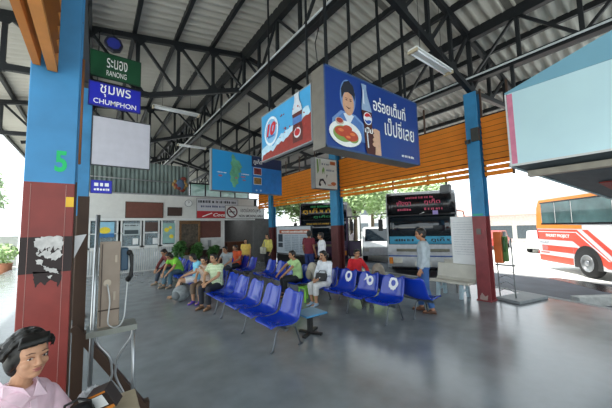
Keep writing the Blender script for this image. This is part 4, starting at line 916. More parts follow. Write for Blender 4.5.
# white van parked beyond the coaches
t = thing('van', 'white van parked beyond the coaches', 'van'); vw = mat('van_white', 'e4e6e6', .3, coat=.4)
mb = MB(); rs = []
for s in (-.85, .85): rs.append([V((s, y, z)) for y, z in ((0, .35), (0, .85), (.75, 1.1), (1.25, 1.9), (4.3, 1.95), (4.45, 1.6), (4.45, .35))])
mb.rings(rs, True, False); mb.build('body', vw, t, bevel=.06, seg=3)
mb = MB(); mb.add([(-.72, .78, 1.13), (.72, .78, 1.13), (.68, 1.2, 1.83), (-.68, 1.2, 1.83)], [(0, 1, 2, 3)]); o = mb.build('windscreen', glass_dark, t); o.modifiers.new('t', 'SOLIDIFY').thickness = -.03
for s in (-1, 1):
    f = Fr((-.853, 4.4, 0), (0, -1, 0), (0, 0, 1)) if s < 0 else Fr((.853, 0, 0), (0, 1, 0), (0, 0, 1))
    decal('side_window', [rect(.3, 1.15, 1.5, 1.75), rect(1.6, 1.15, 2.6, 1.75)], f, glass_dark, t, 0, .008)
    for y in (.9, 3.5): wheel((s*.86, y, .33), s, t, .33)
    mb = MB(); mb.bx((s*.5, -.03, .6), (s*.78, .02, .78)); mb.build('headlight', MATS['headlight'], t)
t.rotation_euler = (0, 0, radians(-50)); t.location = (12.6, 10.2, -.31)
# low building beyond the yard on the right
t = thing('building', 'long low white building with a faded red roof beyond the yard', 'building', (34, 8, -.31))
mb = MB(); mb.bx((34, -4, -.31), (42, 24, 2.6)); mb.build('wall', mat('far_wall', 'd8d4ce', .8), t)
mb = MB(); rs = [[V((x, y, z)) for x, z in ((33.0, 2.5), (38, 4.6), (43, 2.5), (43, 2.4), (33, 2.4))] for y in (-4.6, 24.6)]; mb.rings(rs, True, False); mb.build('roof', mat('far_roof', 'c99a90', .8), t)
for k in range(10):
    fr = FX(33.99, 23-k*2.6, -.1); o = decal('window', [rect(0, .2, 2.2, 1.5)], fr, mat('far_window', '5c666c', .2), t, 0, .02)
t = thing('building', 'pale two storey building seen through the trees behind the coaches', 'building', (30, 34, -.31))
mb = MB(); mb.bx((28, 32, -.31), (42, 44, 6)); mb.build('wall', mat('far_wall_grey', 'd0d2d0', .8), t)
mb = MB(); mb.bx((27.6, 31.6, 6), (42.4, 44.4, 6.3)); mb.build('roof', mat('far_roof_grey', 'aeb2b2', .8), t)
for k in range(4):
    for z in (.8, 3.6): decal('window', [rect(0, 0, 1.8, 1.4)], FY(29+k*3.2, 31.99, z), MATS['far_window'], t, 0, .02)
def car(x, y, rz, hexc, label):
    t = thing('car', label, 'car', (0, 0, 0), 0); m = mat('car_'+hexc, hexc, .3, coat=.5)
    mb = MB(); mb.rings([[V((s, y_, z)) for y_, z in ((0, .3), (0, .7), (.9, .85), (1.5, 1.4), (3.0, 1.42), (3.7, .95), (4.2, .9), (4.25, .3))] for s in (-.82, -.7, .7, .82)], True, False); mb.build('body', m, t, bevel=.06)
    for s in (-1, 1):
        f = Fr((-.823, 4.2, 0), (0, -1, 0), (0, 0, 1)) if s < 0 else Fr((.823, 0, 0), (0, 1, 0), (0, 0, 1))
        decal('side_window', [[(.9, .95), (1.3, 1.34), (2.5, 1.34), (2.9, .95)] if s < 0 else [(1.2, .95), (1.6, 1.34), (2.9, 1.34), (3.3, .95)]], f, glass_dark, t, 0, .008)
        for y_ in (.8, 3.4): wheel((s*.83, y_, .3), s, t, .3)
    t.location = (x, y, -.31); t.rotation_euler = (0, 0, rz)
car(27, 6.2, radians(100), 'e6e6e4', 'white car parked in front of the far low building')
car(28, 9.5, radians(95), 'b8443c', 'red car parked in front of the far low building')
# potted plants outside at far left
def pot(x, y, r, h, label, hexc):
    t = thing('potted_plant', label, 'plant', (x, y, -.31), 0, 'potted plants outside the hall')
    mb = MB(); mb.rings([[V((x+q*cos(2*pi*k/18), y+q*sin(2*pi*k/18), z)) for k in range(18)] for z, q in ((-.31, r*.65), (-.31+h*.5, r*.95), (-.31+h*.9, r), (-.31+h, r*1.08), (-.31+h, r*.9), (-.31+h*.85, r*.85))]); mb.build('pot', mat('pot_'+hexc, hexc, .7), t)
    leafcloud([((x, y, h+.15), (r*1.6, r*1.6, .5))], 260, .12, int(x*10)).build('foliage', mat('pot_leaf', 'a9c48c', .6, 0, .3, 3), t)
pot(-3.55, 20.0, .36, .62, 'plant in a clay pot outside left of the big column', 'b0785c')
pot(-4.7, 21.5, .3, .45, 'farther plant in a grey pot outside left of the big column', '9a948c')
pot(-3.7, 17.6, .3, .4, 'nearer plant in a pale pot outside at the left edge', 'c0b4a4')
mb = MB(); mb.bx((-12, 26, -.31), (-4, 26.2, 1.6)); struct(mb.build('yard_wall', mat('yard_wall', 'd2d4d0', .8)), 'pale yard wall outside at far left', 'wall')

# ================================================================== PEOPLE
BASE = {
 'stand': dict(pel=(0, 0, .90), spi=(0, -.01, 1.08), che=(0, -.015, 1.24), nec=(0, -.01, 1.40), hea=(0, .025, 1.535),
     sh=(.165, -.015, 1.35), el=(.215, -.03, 1.08), wr=(.215, .07, .85), hi=(.085, 0, .88), kn=(.095, .03, .475), an=(.095, -.02, .085), to=(.11, .13, .03)),
 'sit': dict(pel=(0, 0, .475), spi=(0, -.035, .66), che=(0, -.03, .83), nec=(0, -.015, .99), hea=(0, .03, 1.13),
     sh=(.165, -.025, .94), el=(.21, .06, .70), wr=(.11, .27, .585), hi=(.085, .01, .47), kn=(.105, .42, .47), an=(.105, .40, .085), to=(.115, .55, .03))}
def remesh(mb, name, mats, parent, vox, smooth=2, paint=None):
    o = mb.build(name, mats, parent, world=False)
    r = o.modifiers.new('r', 'REMESH'); r.mode = 'VOXEL'; r.voxel_size = vox; r.use_smooth_shade = True
    if smooth: q = o.modifiers.new('s', 'SMOOTH'); q.iterations = smooth; q.factor = .5
    dg = bpy.context.evaluated_depsgraph_get(); me = bpy.data.meshes.new_from_object(o.evaluated_get(dg))
    old = o.data; o.modifiers.clear(); o.data = me; me.name = name; bpy.data.meshes.remove(old)
    me.materials.clear()
    for x in (mats if isinstance(mats, (list, tuple)) else [mats]): me.materials.append(x)
    me.polygons.foreach_set('use_smooth', [True]*len(me.polygons)); me.polygons.foreach_set('material_index', [0]*len(me.polygons))
    if paint:
        for p in me.polygons: p.material_index = paint(p.center)
    return o
def seg(mb, p, q, r1, r2, e1=True, e2=True, n=14):
    p, q = V(p), V(q); mb.tube(p, q, r1, r2, n)
    if e1: mb.ell(p, r1, None, n, 9)
    if e2: mb.ell(q, r2, None, n, 9)
def torso(mb, J, inf=0, top=True, low=None, fat=1.0):
    """elliptical loft pelvis -> neck"""
    pel, spi, che, nec = (V(J[k]) for k in ('pel', 'spi', 'che', 'nec'))
    ax = (V(J['shR'])-V(J['shL'])).normalized(); hx = (V(J['hiR'])-V(J['hiL'])).normalized()
    st = [(pel+(pel-spi)*.45, hx, .125*fat, .085*fat), (pel, hx, .165*fat, .115*fat), (pel.lerp(spi, .55), hx.lerp(ax, .3), .15*fat, .105*fat), (spi, hx.lerp(ax, .5), .14*fat, .10*fat),
          (che, ax, .158*fat, .112*fat), (che.lerp(nec, .5), ax, .16, .098), (che.lerp(nec, .80), ax, .125, .075), (nec, ax, .058, .056)]
    if low is not None: st = st[low:]
    rs = []
    for i, (c, x, a, b) in enumerate(st):
        d = (st[min(i+1, len(st)-1)][0]-st[max(i-1, 0)][0]).normalized(); y = d.cross(x).normalized(); x2 = y.cross(d)
        a += inf; b += inf
        rs.append([c+x2*(a*cos(2*pi*k/20))+y*(b*sin(2*pi*k/20)) for k in range(20)])
    mb.rings(rs)
def hand(mb, wr, d, nrm, s=1, curl=.5, side=1):
    """palm, four unequal bent fingers and a side thumb"""
    d = d.normalized(); nrm = (nrm - d*nrm.dot(d)).normalized(); x = d.cross(nrm)*side
    rot = Matrix((x, d, nrm)).transposed()
    seg(mb, wr-d*.02, wr+d*.02, .026*s, .026*s)
    pc = wr+d*.05*s; mb.ell(pc, (.040*s, .052*s, .017*s), rot, 12, 8)
    for k, (ox, L) in enumerate(((-.030, .062), (-.010, .074), (.011, .069), (.031, .054))):
        b = pc+x*ox*s+d*.038*s; f = curl*.9
        d1 = (d*cos(f*.6)+nrm*sin(f*.6)+x*ox*3.4).normalized(); d2 = (d*cos(f*1.5)+nrm*sin(f*1.5)+x*ox*2).normalized(); d3 = (d*cos(f*2.2)+nrm*sin(f*2.2)).normalized()
        p1 = b+d1*L*.5*s; p2 = p1+d2*L*.32*s; p3 = p2+d3*L*.22*s
        mb.path([b-d*.012, b, p1, p2, p3], [.010*s, .0098*s, .0088*s, .008*s, .0065*s], 8)
        mb.ell(p3, .0065*s, None, 8, 6)
    b = wr+d*.022*s-x*.026*s; p1 = b-x*.03*s+d*.025*s+nrm*.012*s; p2 = p1-x*.008*s+d*.03*s+nrm*.012*s
    mb.path([b, p1, p2], [.0135*s, .011*s, .008*s], 8); mb.ell(p2, .008*s, None, 8, 6)
def headmesh(mb, c, HR, s=1, detail=1):
    T = lambda x, y, z: c+HR @ (V((x, y, z))*s)
    E_ = lambda p, r, rot=None: mb.ell(T(*p), tuple(k*s for k in r), HR if rot is None else HR @ rot, 20, 14)
    E_((0, -.012, .025), (.073, .092, .092)); E_((0, .022, -.03), (.058, .066, .078)); E_((0, .05, -.078), (.030, .032, .026))
    E_((0, .035, .035), (.062, .058, .06))
    for q in (-1, 1):
        E_((q*.036, .056, -.024), (.025, .026, .024)); E_((q*.074, -.012, -.004), (.012, .022, .032), Matrix.Rotation(q*.25, 3, 'Z'))
        E_((q*.03, .078, .026), (.024, .013, .008))
        E_((q*.013, .094, -.028), (.0095, .0105, .008))
    mb.path([T(0, .084, .012), T(0, .096, -.008), T(0, .104, -.024)], [.009*s, .010*s, .0125*s], 10); E_((0, .102, -.025), (.0125, .0125, .0105))
    E_((0, .083, -.050), (.024, .011, .0055)); E_((0, .082, -.060), (.021, .0105, .006)); 
def person(label, loc, heading, pose='stand', J=None, sc_=1.0, skin='b98a68', hair='short', hairc='15130f', top=('7c8a94', 'short'), bot=('2e4a78', 'long'), shoe='4a352a',
           look=(0, 0), vox=.0105, fat=1.0, name='person', tilt=0, legs=True, face=True):
    t = thing(name, label, 'person', (0, 0, 0))
    b = BASE[pose]; K = {}
    for k, v in b.items():
        if k in ('sh', 'el', 'wr', 'hi', 'kn', 'an', 'to'): K[k+'R'] = v; K[k+'L'] = (-v[0], v[1], v[2])
        else: K[k] = v
    K.update(J or {}); K = {k: V(v)*sc_ for k, v in K.items()}
    HR = Euler((radians(look[1]), radians(tilt), radians(look[0]))).to_matrix(); hc = K['hea']
    sk = mat('skin_'+skin, skin, .55, 0, .08, 20); hm = mat('hair_'+hairc, hairc, .45, 0, .35, 60)
    eye_w, eye_d, lip = mat('eye_white', 'cfc8be', .3, var=0), mat('eye_dark', '1a120e', .2, var=0), mat('lip_'+skin, '8e4a44', .5, var=0)
    s = sc_
    mb = MB(); torso(mb, K, 0, fat=fat)
    seg(mb, K['nec']-(K['nec']-K['che'])*.1, hc+HR @ V((0, -.02, -.05))*s, .05*s, .047*s)
    headmesh(mb, hc, HR, s)
    for q, nm in ((1, 'R'), (-1, 'L')):
        sh, el, wr = K['sh'+nm], K['el'+nm], K['wr'+nm]
        seg(mb, K['che'].lerp(K['nec'], .6), sh, .05*s, .052*s); seg(mb, sh, el, .047*s*fat, .036*s*fat); seg(mb, el, el.lerp(wr, .35), .036*s*fat, .037*s*fat); seg(mb, el.lerp(wr, .35), wr, .037*s*fat, .024*s)
        d = (wr-el).normalized(); inward = V((-q, 0, 0)) if pose == 'stand' else V((0, 0, -1))
        hand(mb, wr, d, inward, s, .5, q)
        hi, kn, an, to = K['hi'+nm], K['kn'+nm], K['an'+nm], K['to'+nm]
        seg(mb, hi, kn, .082*s*fat, .054*s); seg(mb, kn, kn.lerp(an, .33), .052*s, .055*s); seg(mb, kn.lerp(an, .33), an, .055*s, .036*s)
        f = (to-an); f.z = 0; f = f.normalized()
        seg(mb, an, an+V((0, 0, -.03))*s-f*.02*s, .036*s, .034*s); seg(mb, an+V((0, 0, -.045))*s, V((to.x, to.y, an.z-.05*s)), .032*s, .026*s)
    inv = HR.inverted()
    def paint(p):
        h = inv @ (p-hc)/s
        if h.y > .04 and face:
            for q in (-1, 1):
                if ((h.x-q*.031)/.0155)**2+((h.z-.008)/.0075)**2 < 1: return 1
                if abs(h.x-q*.032) < .02 and .026 < h.z < .036: return 1
            if abs(h.x) < .024 and -.066 < h.z < -.045: return 2
        return 0
    remesh(mb, 'body', [sk, eye_d, lip], t, vox*s, 2, paint)
    # ---- hair
    mb = MB(); T = lambda x, y, z: hc+HR @ (V((x, y, z))*s)
    mb.ell(T(0, -.022, .034), tuple(k*s for k in (.083, .094, .096)), HR, 20, 14); mb.ell(T(0, -.045, -.02), tuple(k*s for k in (.074, .06, .075)), HR, 16, 10)
    mb.ell(T(.02, .028, .085), tuple(k*s for k in (.056, .052, .036)), HR, 16, 10); mb.ell(T(-.03, .025, .08), tuple(k*s for k in (.045, .05, .036)), HR, 16, 10)
    for q in (-1, 1): mb.ell(T(q*.07, .0, .022), tuple(k*s for k in (.013, .035, .032)), HR, 10, 8)
    if hair in ('bob', 'long'):
        for q in (-1, 1): mb.ell(T(q*.07, -.015, -.01), tuple(k*s for k in (.024, .05, .075)), HR, 14, 10)
        mb.ell(T(0, -.065, -.03), tuple(k*s for k in (.08, .045, .09)), HR, 14, 10)
    if hair == 'long': mb.path([T(0, -.07, -.02), T(0, -.085, -.14), T(0, -.085, -.28)], [.07*s, .075*s, .04*s], 14)
    if hair == 'tail': mb.ell(T(0, -.115, .02), (.03*s, .03*s, .03*s), HR); mb.path([T(0, -.12, .02), T(0, -.15, -.05), T(0, -.14, -.15)], [.022*s, .03*s, .012*s], 10)
    o = remesh(mb, 'hair', hm, t, vox*s, 1)
    # ---- top
    tm = top[0] if not isinstance(top[0], str) else mat('cloth_'+top[0], top[0], .85, 0, .14, 12, .25, 30)
    mb = MB(); torso(mb, K, .016*s, low=1 if pose == 'sit' else 1, fat=fat)
    for nm in 'RL':
        sh, el, wr = K['sh'+nm], K['el'+nm], K['wr'+nm]
        seg(mb, K['che'].lerp(K['nec'], .55), sh, .064*s, .066*s, True, True)
        if top[1] == 'short': seg(mb, sh, sh.lerp(el, .62), .064*s*fat, .062*s*fat, True, False)
        elif top[1] == 'vest': pass
        else: seg(mb, sh, el, .062*s*fat, .052*s*fat); seg(mb, el, el.lerp(wr, .93), .052*s*fat, .041*s, True, False)
    if pose == 'stand': pl = K['pel']; mb.ell(pl+V((0, 0, .02))*s, (.185*s*fat, .135*s*fat, .11*s))
    o = remesh(mb, 'shirt' if top[1] != 'vest' else 'vest', tm, t, max(.0085, vox)*s, 2)
    # ---- bottoms
    bm_ = mat('cloth_'+bot[0], bot[0], .85, 0, .16, 10, .25, 40)
    mb = MB(); mb.ell(K['pel'], (.175*s*fat, .128*s*fat, .125*s), None, 18, 12)
    for nm in 'RL':
        hi, kn, an = K['hi'+nm], K['kn'+nm], K['an'+nm]
        if bot[1] == 'long': seg(mb, hi, kn, .096*s*fat, .07*s); seg(mb, kn, kn.lerp(an, .92), .07*s, .058*s, True, False)
        elif bot[1] == 'knee': seg(mb, hi, kn, .096*s*fat, .074*s); seg(mb, kn, kn.lerp(an, .55), .074*s, .068*s, True, False)
        else: seg(mb, hi, hi.lerp(kn, .72), .097*s*fat, .082*s, True, False)
    remesh(mb, {'long': 'trousers', 'knee': 'cropped_trousers'}.get(bot[1], 'shorts'), bm_, t, max(.0085, vox)*s, 2)
    if shoe:
        sm = mat('shoe_'+shoe, shoe, .5, 0, .15)
        for nm in 'RL':
            an, to = K['an'+nm], K['to'+nm]; f = V((to.x-an.x, to.y-an.y, 0)).normalized(); base = an.z-.085*s
            mb = MB(); a = V((an.x, an.y, base)); g = f.cross(V((0, 0, 1)))
            rs = []
            for dy, wd, h in ((-.065, .02, .03), (-.06, .034, .07), (-.02, .042, .092), (.04, .042, .085), (.10, .047, .055), (.16, .04, .04), (.185, .018, .025)):
                c = a+f*dy*s; rs.append([c+g*(wd*s*cx)+V((0, 0, max(.0, h*s*cz))) for cx, cz in [(cos(2*pi*k/16), .5+.5*sin(2*pi*k/16)) for k in range(16)]])
            mb.rings(rs); mb.build('shoe', sm, t, world=False)
    t.rotation_euler = (0, 0, radians(heading-90)); t.location = loc
    return t, K, HR, hc
# standing man by the marked seats
TM, K, HR, hc = person('man in a pale grey shirt and blue jeans standing by the marked blue seats', (5.24, 3.14, 0), 120, 'stand',
   dict(elR=(.2, -.06, 1.09), wrR=(.2, .02, .86), elL=(-.21, -.03, 1.08), wrL=(-.22, .05, .86), knR=(.09, .09, .475), anR=(.085, .08, .085), toR=(.09, .23, .03), knL=(-.09, -.02, .475), anL=(-.10, -.12, .085), toL=(-.12, .03, .03)), .985,
   'a8785a', 'short', '1a1714', ('a9b4ba', 'long'), ('3a5f96', 'long'), '5a3a28', (6, -6))
# seated woman in white
person('woman in white clothes with a black bag on her lap on the marked seat row', (4.24, 5.0, 0), 188, 'sit', dict(wrR=(.07, .26, .60), wrL=(-.05, .27, .60), knR=(.085, .42, .46), knL=(-.085, .42, .46), anR=(.09, .36, .085), anL=(-.07, .40, .085), toR=(.1, .5, .03), toL=(-.08, .54, .03)),
   .93, 'b98a6a', 'tail', '17130f', ('d9dde2', 'long'), ('d6d6d4', 'knee'), '9fb6cc', (0, -8))
t = thing('handbag', 'black handbag on the lap of the woman in white', 'bag', (4.05, 4.93, .55)); mb = MB()
rs_ = Matrix.Rotation(radians(112), 3, 'Z') @ Matrix.Rotation(.5, 3, 'X')
mb.box((4.06, 4.9, .60), (.27, .09, .17), rs_); mb.build('body', mat('bag_black2', '1d1c20', .45), t, bevel=.03, seg=3)
mb = MB(); mb.path([V((4.06, 4.9, .6))+rs_ @ V(p) for p in ((-.09, 0, .08), (-.07, 0, .14), (.07, 0, .14), (.09, 0, .08))], .009, 8); mb.build('handle', black, t)
# boy in pale green
person('boy in a pale green shirt leaning forward on the seats behind the nearest row', (4.18, 5.98, 0), 168, 'sit', dict(spi=(0, .0, .66), che=(0, .05, .82), nec=(0, .10, .97), hea=(0, .16, 1.10), shR=(.16, .09, .92), shL=(-.16, .09, .92), elR=(.18, .30, .80), wrR=(.14, .50, .62), elL=(-.18, .28, .76), wrL=(-.12, .47, .60)),
   .92, 'b0805e', 'short', '14110e', ('b9dd9a', 'short'), ('26292e', 'long'), '2a2a2c', (5, -5))
t = thing('backpack', 'pale beige backpack behind the shoulder of the boy in green', 'bag', (4.40, 5.62, .36)); mb = MB(); mb.ell((4.36, 5.60, .62), (.13, .15, .22)); mb.build('body', mat('bag_beige', 'b9b2a0', .8, 0, .2, 15), t); mb = MB(); mb.ell((4.24, 5.60, .55), (.05, .11, .12)); mb.build('pocket', mat('bag_beige_dark', '8f8878', .8), t)
# green plaid man and neighbours
person('man in a green plaid shirt sitting with clasped hands', (2.27, 6.5, 0), 212, 'sit', dict(che=(0, .02, .83), nec=(0, .05, .99), hea=(0, .10, 1.13), spi=(0, -.01, .66), shR=(.17, .035, .94), shL=(-.17, .035, .94), elR=(.20, .20, .72), elL=(-.20, .20, .72), wrR=(.05, .38, .60), wrL=(-.05, .38, .60)),
   .93, 'b58a68', 'short', '14110e', (plaid('plaid_green', 'b6cf9a', '7f9f70', 'dfe6cc'), 'short'), ('2a2d36', 'long'), '6a4f3c', (-8, -4))
person('child in a brown plaid shirt sitting next to the man in green plaid', (2.22, 7.1, 0), 215, 'sit', dict(hea=(0, .09, 1.11), nec=(0, .04, .98), che=(0, .01, .82), elR=(.19, .16, .72), wrR=(.10, .3, .64), elL=(-.19, .2, .76), wrL=(-.05, .22, .9)), .86, 'b98d6c', 'short', '1a140f',
   (plaid('plaid_brown', 'b79c86', '8a6d5c', 'ddd0c4', 80), 'short'), ('6e5c4c', 'knee'), '5a3fb0', (0, -12))
person('young woman in a light blue top and white shorts sitting in the row', (2.2, 7.80, 0), 172, 'sit', dict(hea=(0, .12, 1.09), nec=(0, .05, .97), knR=(.09, .44, .46), anR=(.05, .60, .085), toR=(.05, .75, .03), knL=(-.09, .44, .46), anL=(-.05, .56, .085), toL=(-.05, .71, .03), wrR=(.06, .32, .6), wrL=(-.06, .34, .6)), .90, 'c09474', 'bob', '14100d',
   ('7cc4dc', 'short'), ('e2e0de', 'short'), 'a08468', (22, -16))
person('person in a green and yellow shirt bending far forward in the seats', (2.16, 9.55, 0), 205, 'sit', dict(spi=(0, .06, .65), che=(0, .17, .79), nec=(0, .28, .90), hea=(0, .38, .98), shR=(.165, .25, .86), shL=(-.165, .25, .86), elR=(.2, .36, .64), wrR=(.12, .50, .46), elL=(-.2, .36, .64), wrL=(-.12, .52, .46), anR=(.12, .48, .085), toR=(.13, .63, .03)), .95, 'b08462', 'bob', '14100d',
   (mat('cloth_green_yellow', '7cc23c', .85, 0, .45, 3), 'short'), ('54707e', 'long'), '8c8478', (0, -40))
person('person in a dark red shirt bending forward beside the green and yellow shirt', (2.12, 10.3, 0), 205, 'sit', dict(spi=(0, .05, .65), che=(0, .14, .80), nec=(0, .24, .93), hea=(0, .33, 1.03), shR=(.165, .21, .89), shL=(-.165, .21, .89), elR=(.2, .36, .68), wrR=(.1, .54, .5), elL=(-.2, .34, .68), wrL=(-.1, .54, .5), anR=(.12, .52, .085), toR=(.13, .67, .03)), .97, 'a87c5c', 'short', '14100d',
   ('6a2c2c', 'long'), ('3c4654', 'long'), 'a89a88', (0, -30))
t = thing('backpack', 'round grey backpack on the floor at the feet of the plaid child', 'bag', (1.74, 7.40, 0)); mb = MB(); mb.ell((1.72, 7.42, .19), (.2, .17, .19)); mb.build('body', mat('bag_grey', '8d9496', .7, 0, .2, 15), t)
mb = MB(); mb.ell((1.60, 7.36, .16), (.10, .12, .11)); mb.build('pocket', mat('bag_grey_dark', '6d7476', .7), t); mb = MB(); mb.path([(1.72, 7.42, .36), (1.70, 7.40, .43), (1.75, 7.46, .43), (1.76, 7.46, .36)], .01, 6); mb.build('handle', black, t)
# centre group farther back
person('person in a grey shirt sitting left of the orange shirt in the far seats', (3.6, 9.3, 0), 215, 'sit', dict(hea=(0, .12, 1.10), nec=(0, .05, .98), elR=(.19, .2, .74), wrR=(.08, .4, .62)), .93, 'ab7f60', 'short', '14100d', ('8f979a', 'short'), ('39424e', 'long'), '50483f', (0, -10))
person('person in an orange shirt sitting in the far seats', (4.12, 9.7, 0), 200, 'sit', dict(hea=(0, .08, 1.11)), .93, 'ab7f60', 'short', '14100d', ('d2562c', 'short'), ('33363c', 'long'), '50483f', (0, -5))
person('child in a yellow top standing behind the orange shirt', (4.7, 10.2, 0), 235, 'stand', None, .80, 'b98d6c', 'bob', '14100d', ('d9b95a', 'short'), ('7a3a34', 'short'), '70584a', (0, -5))
person('woman in a pale yellow top standing with a bag by the timetable board', (5.5, 9.9, 0), 195, 'stand', dict(elR=(.2, .1, 1.1), wrR=(.12, .26, 1.04)), .90, 'b98d6c', 'long', '1c1512', ('d2c86a', 'long'), ('2e3036', 'long'), '584a40', (25, -10))
t = thing('shoulder_bag', 'pale shoulder bag beside the woman in the pale yellow top', 'bag', (5.2, 9.92, .6)); mb = MB(); mb.box((5.24, 9.80, .86), (.16, .26, .26)); mb.build('body', mat('bag_pale', 'b7b7a8', .7), t, bevel=.03); mb = MB(); mb.path([(5.24, 9.70, .98), (5.32, 9.82, 1.2), (5.26, 9.9, .98)], .01, 6); mb.build('strap', grey, t)
# standing men by the middle column
person('man in a maroon vest with blue trousers standing with his back turned by the bus', (5.62, 7.36, 0), 20, 'stand', None, .97, '9c7052', 'short', '14100d', ('6a2430', 'short'), ('27386e', 'long'), '2a2a2c', (20, 0))
person('man in a white shirt stretching one arm out towards the bus', (5.72, 6.85, 0), 150, 'stand', dict(elL=(-.20, -.03, 1.1), wrL=(-.22, .06, .88), elR=(.41, -.03, 1.30), wrR=(.63, .02, 1.24)), .93, 'a87c5c', 'short', '2a2624', ('e4e6ea', 'long'), ('26282e', 'long'), '2a2a2c', (-10, 0))
# red jacket
person('person in a red jacket sitting on the seats turned to the buses', (5.15, 4.86, 0), 262, 'sit', dict(elL=(-.26, .1, .74), wrL=(-.16, .3, .62), elR=(.27, .02, .78), wrR=(.22, .26, .70), hea=(0, .05, 1.12)), .92, 'b0805e', 'short', '14100d', ('d0242e', 'long'), ('2c2f36', 'long'), '2a2a2c', (-18, -4))
t = thing('backpack', 'grey and beige backpack on the seat beside the person in the red jacket', 'bag', (5.45, 4.45, .36)); mb = MB(); mb.ell((5.42, 4.42, .60), (.16, .15, .22)); mb.build('body', mat('bag_taupe', '9a8f80', .75, 0, .25, 12), t); mb = MB(); mb.ell((5.30, 4.36, .54), (.07, .10, .12)); mb.build('pocket', mat('bag_taupe_dark', '5c564e', .75), t)

# ---- foreground woman
WO, K, HR, hc = person('woman in a pink shirt with short black hair seated in the bottom left foreground', (-.285, 2.085, 0), -45, 'sit',
   dict(hea=(0.0, .06, 1.185), nec=(0, .0, 1.03), che=(0, -.03, .85), shR=(.16, -.02, .915), shL=(-.16, -.01, .89), elR=(.22, .08, .69), elL=(-.215, .12, .69), wrR=(.12, .27, .60), wrL=(-.10, .30, .62)), .91,
   'bd8d6e', None, '15130f', ('dfbfcb', 'short'), ('3a3a44', 'long'), '3a302a', (-14, 3), .0048, 1.06, face=False)
for o in list(WO.children):
    if o.name.startswith('hair'): bpy.data.objects.remove(o)
s = .91; T = lambda x, y, z: hc+HR @ (V((x, y, z))*s)
hm = MATS['hair_15130f']; mb = MB(); rr = random.Random(11)
mb.ell(T(0, -.026, .036), tuple(k*s for k in (.088, .098, .10)), HR, 22, 16); mb.ell(T(0, -.055, -.02), tuple(k*s for k in (.085, .06, .09)), HR, 16, 10)
for q in (-1, 1): mb.ell(T(q*.074, -.03, -.0), tuple(k*s for k in (.020, .045, .055)), HR, 14, 10)
mb.ell(T(0, .03, .088), tuple(k*s for k in (.06, .05, .035)), HR, 16, 10)
for k in range(230):      # loose wavy locks over the scalp
    a = rr.uniform(0, 2*pi); e = rr.uniform(.05, 1.45)
    d = V((cos(a)*cos(e), sin(a)*cos(e), sin(e)))
    if d.y > .42 and d.z < .66: continue
    if d.y > .1 and d.z < .25: continue
    p = V((0, -.024, .034))+V((d.x*.088, d.y*.098, d.z*.098)); side = V((d.x, d.y*.7-.25, 0)).normalized()
    pts = [p]; L = rr.uniform(.035, .075)
    for j in range(1, 5):
        f = j/4; q = p+side*(.03*f+.012*sin(3*f+k))*1+V((rr.uniform(-.007, .007), rr.uniform(-.006, .006), -L*f*(1.0-.35*d.z)-.0))+d*(.016*sin(pi*f))
        c = q-V((0, -.024, .034)); n_ = math.sqrt((c.x/.089)**2+(c.y/.099)**2+(c.z/.12)**2)
        if n_ < 1.02: q = V((0, -.024, .034))+c*(1.02/n_)
        if q.y > .058 and q.z < .055: q.y = .058
        pts.append(q)
    mb.path([T(*p_) for p_ in pts], [.008, .0085, .008, .006, .002], 6)
for k in range(12):       # fringe swept to one side
    x = -.055+.0105*k; mb.path([T(x-.01, .045, .118), T(x+.012, .082, .098), T(x+.022, .088, .078), T(x+.03, .083, .066)], [.009, .010, .007, .002], 6)
remesh(mb, 'hair', hm, WO, .0052, 5)
ew, ed = MATS['eye_white'], MATS['eye_dark']
for q in (-1, 1):
    mb = MB(); mb.ell(T(q*.031, .079, .008), tuple(k*s for k in (.0135, .008, .0062)), HR, 14, 10); e_ = mb.build('eye', ew, WO, world=False)
    mb = MB(); mb.ell(T(q*.031+.003, .0855, .0075), tuple(k*s for k in (.0056, .0024, .0056)), HR, 12, 8); mb.build('iris', ed, e_, world=False)
    mb = MB(); mb.path([T(q*.016, .089, .011), T(q*.031, .0895, .0155), T(q*.047, .081, .010)], .0018, 6); mb.build('eyelid', mat('lid_skin', '7a5040', .6), WO, world=False)
    mb = MB(); mb.path([T(q*.014, .092, .033), T(q*.03, .0925, .038), T(q*.05, .079, .033)], [.0014, .0022, .001], 6); mb.build('eyebrow', mat('brow_brown', '4a352a', .7), WO, world=False)
mb = MB()
for zz, ww in ((-.0505, .021), (-.0595, .019)): mb.path([T(-ww, .083, zz+.001), T(-ww*.5, .0915, zz+.0005), T(0, .093, zz), T(ww*.5, .0915, zz+.0005), T(ww, .083, zz+.001)], [.0018, .0042, .0046, .0042, .0018], 8)
mb.build('lips', mat('lip_rose', '9c5c54', .5, var=.05), WO, world=False)
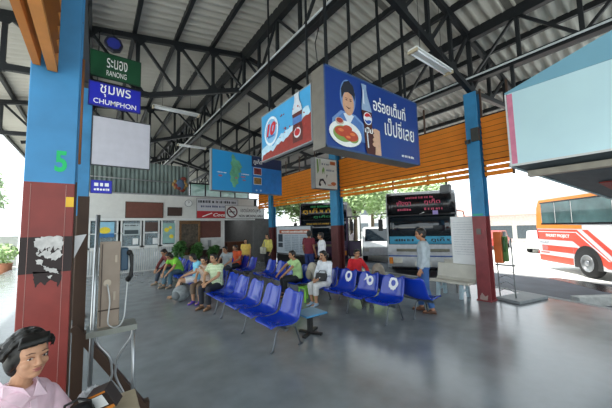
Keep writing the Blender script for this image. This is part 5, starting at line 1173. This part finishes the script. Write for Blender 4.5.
# collar and placket of the pink shirt
pk = mat('collar_pink', 'e2c6d1', .85, 0, .1, 12); nc = K['nec']
for q in (-1, 1):
    mb = MB(); mb.add([nc+V(p)*1 for p in ((q*.004, .085, -.05), (q*.03, .07, .005), (q*.066, .0, .035), (q*.05, -.05, .045), (q*.075, -.05, .005), (q*.09, .03, -.02), (q*.055, .10, -.07))], [tuple(range(7)) if q < 0 else tuple(range(6, -1, -1))])
    o = mb.build('collar', pk, WO, world=False); o.modifiers.new('t', 'SOLIDIFY').thickness = .006
mb = MB(); ps = [nc+V((0, .093, -.06)), nc+V((0, .104, -.14)), nc+V((0, .118, -.26)), nc+V((0, .125, -.36))]
for a, b in zip(ps, ps[1:]): mb.beam(a, b, .03, .006, (0, 1, .3))
mb.build('placket', pk, WO, world=False)
# plastic stool under her
t = thing('stool', 'low stool under the woman in the pink shirt', 'stool', (-.31, 2.1, 0)); sm_ = mat('stool_red', '8c3a34', .4)
mb = MB(); mb.box((-.31, 2.1, .31), (.3, .3, .04)); mb.build('seat', sm_, t, bevel=.015)
for sx in (-1, 1):
    for sy in (-1, 1): mb = MB(); mb.beam((-.31+sx*.12, 2.1+sy*.12, .31), (-.31+sx*.15, 2.1+sy*.15, 0), .04, .04); mb.build('leg', sm_, t)

# potted plants along the office wall, behind the seated row
def wallpot(x, y, h, label, seed):
    t = thing('potted_plant', label, 'plant', (x, y, 0), 0, 'potted plants by the office wall')
    mb = MB(); mb.rings([[V((x+q*cos(2*pi*k/18), y+q*sin(2*pi*k/18), z)) for k in range(18)] for z, q in ((0, .13), (.2, .17), (.3, .18), (.3, .15), (.26, .14))]); mb.build('pot', mat('pot_dark', '5a4236', .7), t)
    leafcloud([((x, y, h*.62), (.26, .26, h*.32)), ((x+.1, y-.05, h*.8), (.2, .2, h*.2))], 420, .10, seed).build('foliage', mat('indoor_leaf', '3f6a34', .5, 0, .4, 5), t)
wallpot(3.0, 13.45, 1.25, 'green potted plant in front of the ornate brown frame', 21)
wallpot(3.75, 13.5, 1.15, 'green potted plant below the reddish brown panel', 22)
wallpot(4.5, 13.45, 1.0, 'lower green potted plant left of the dark doorway', 23)
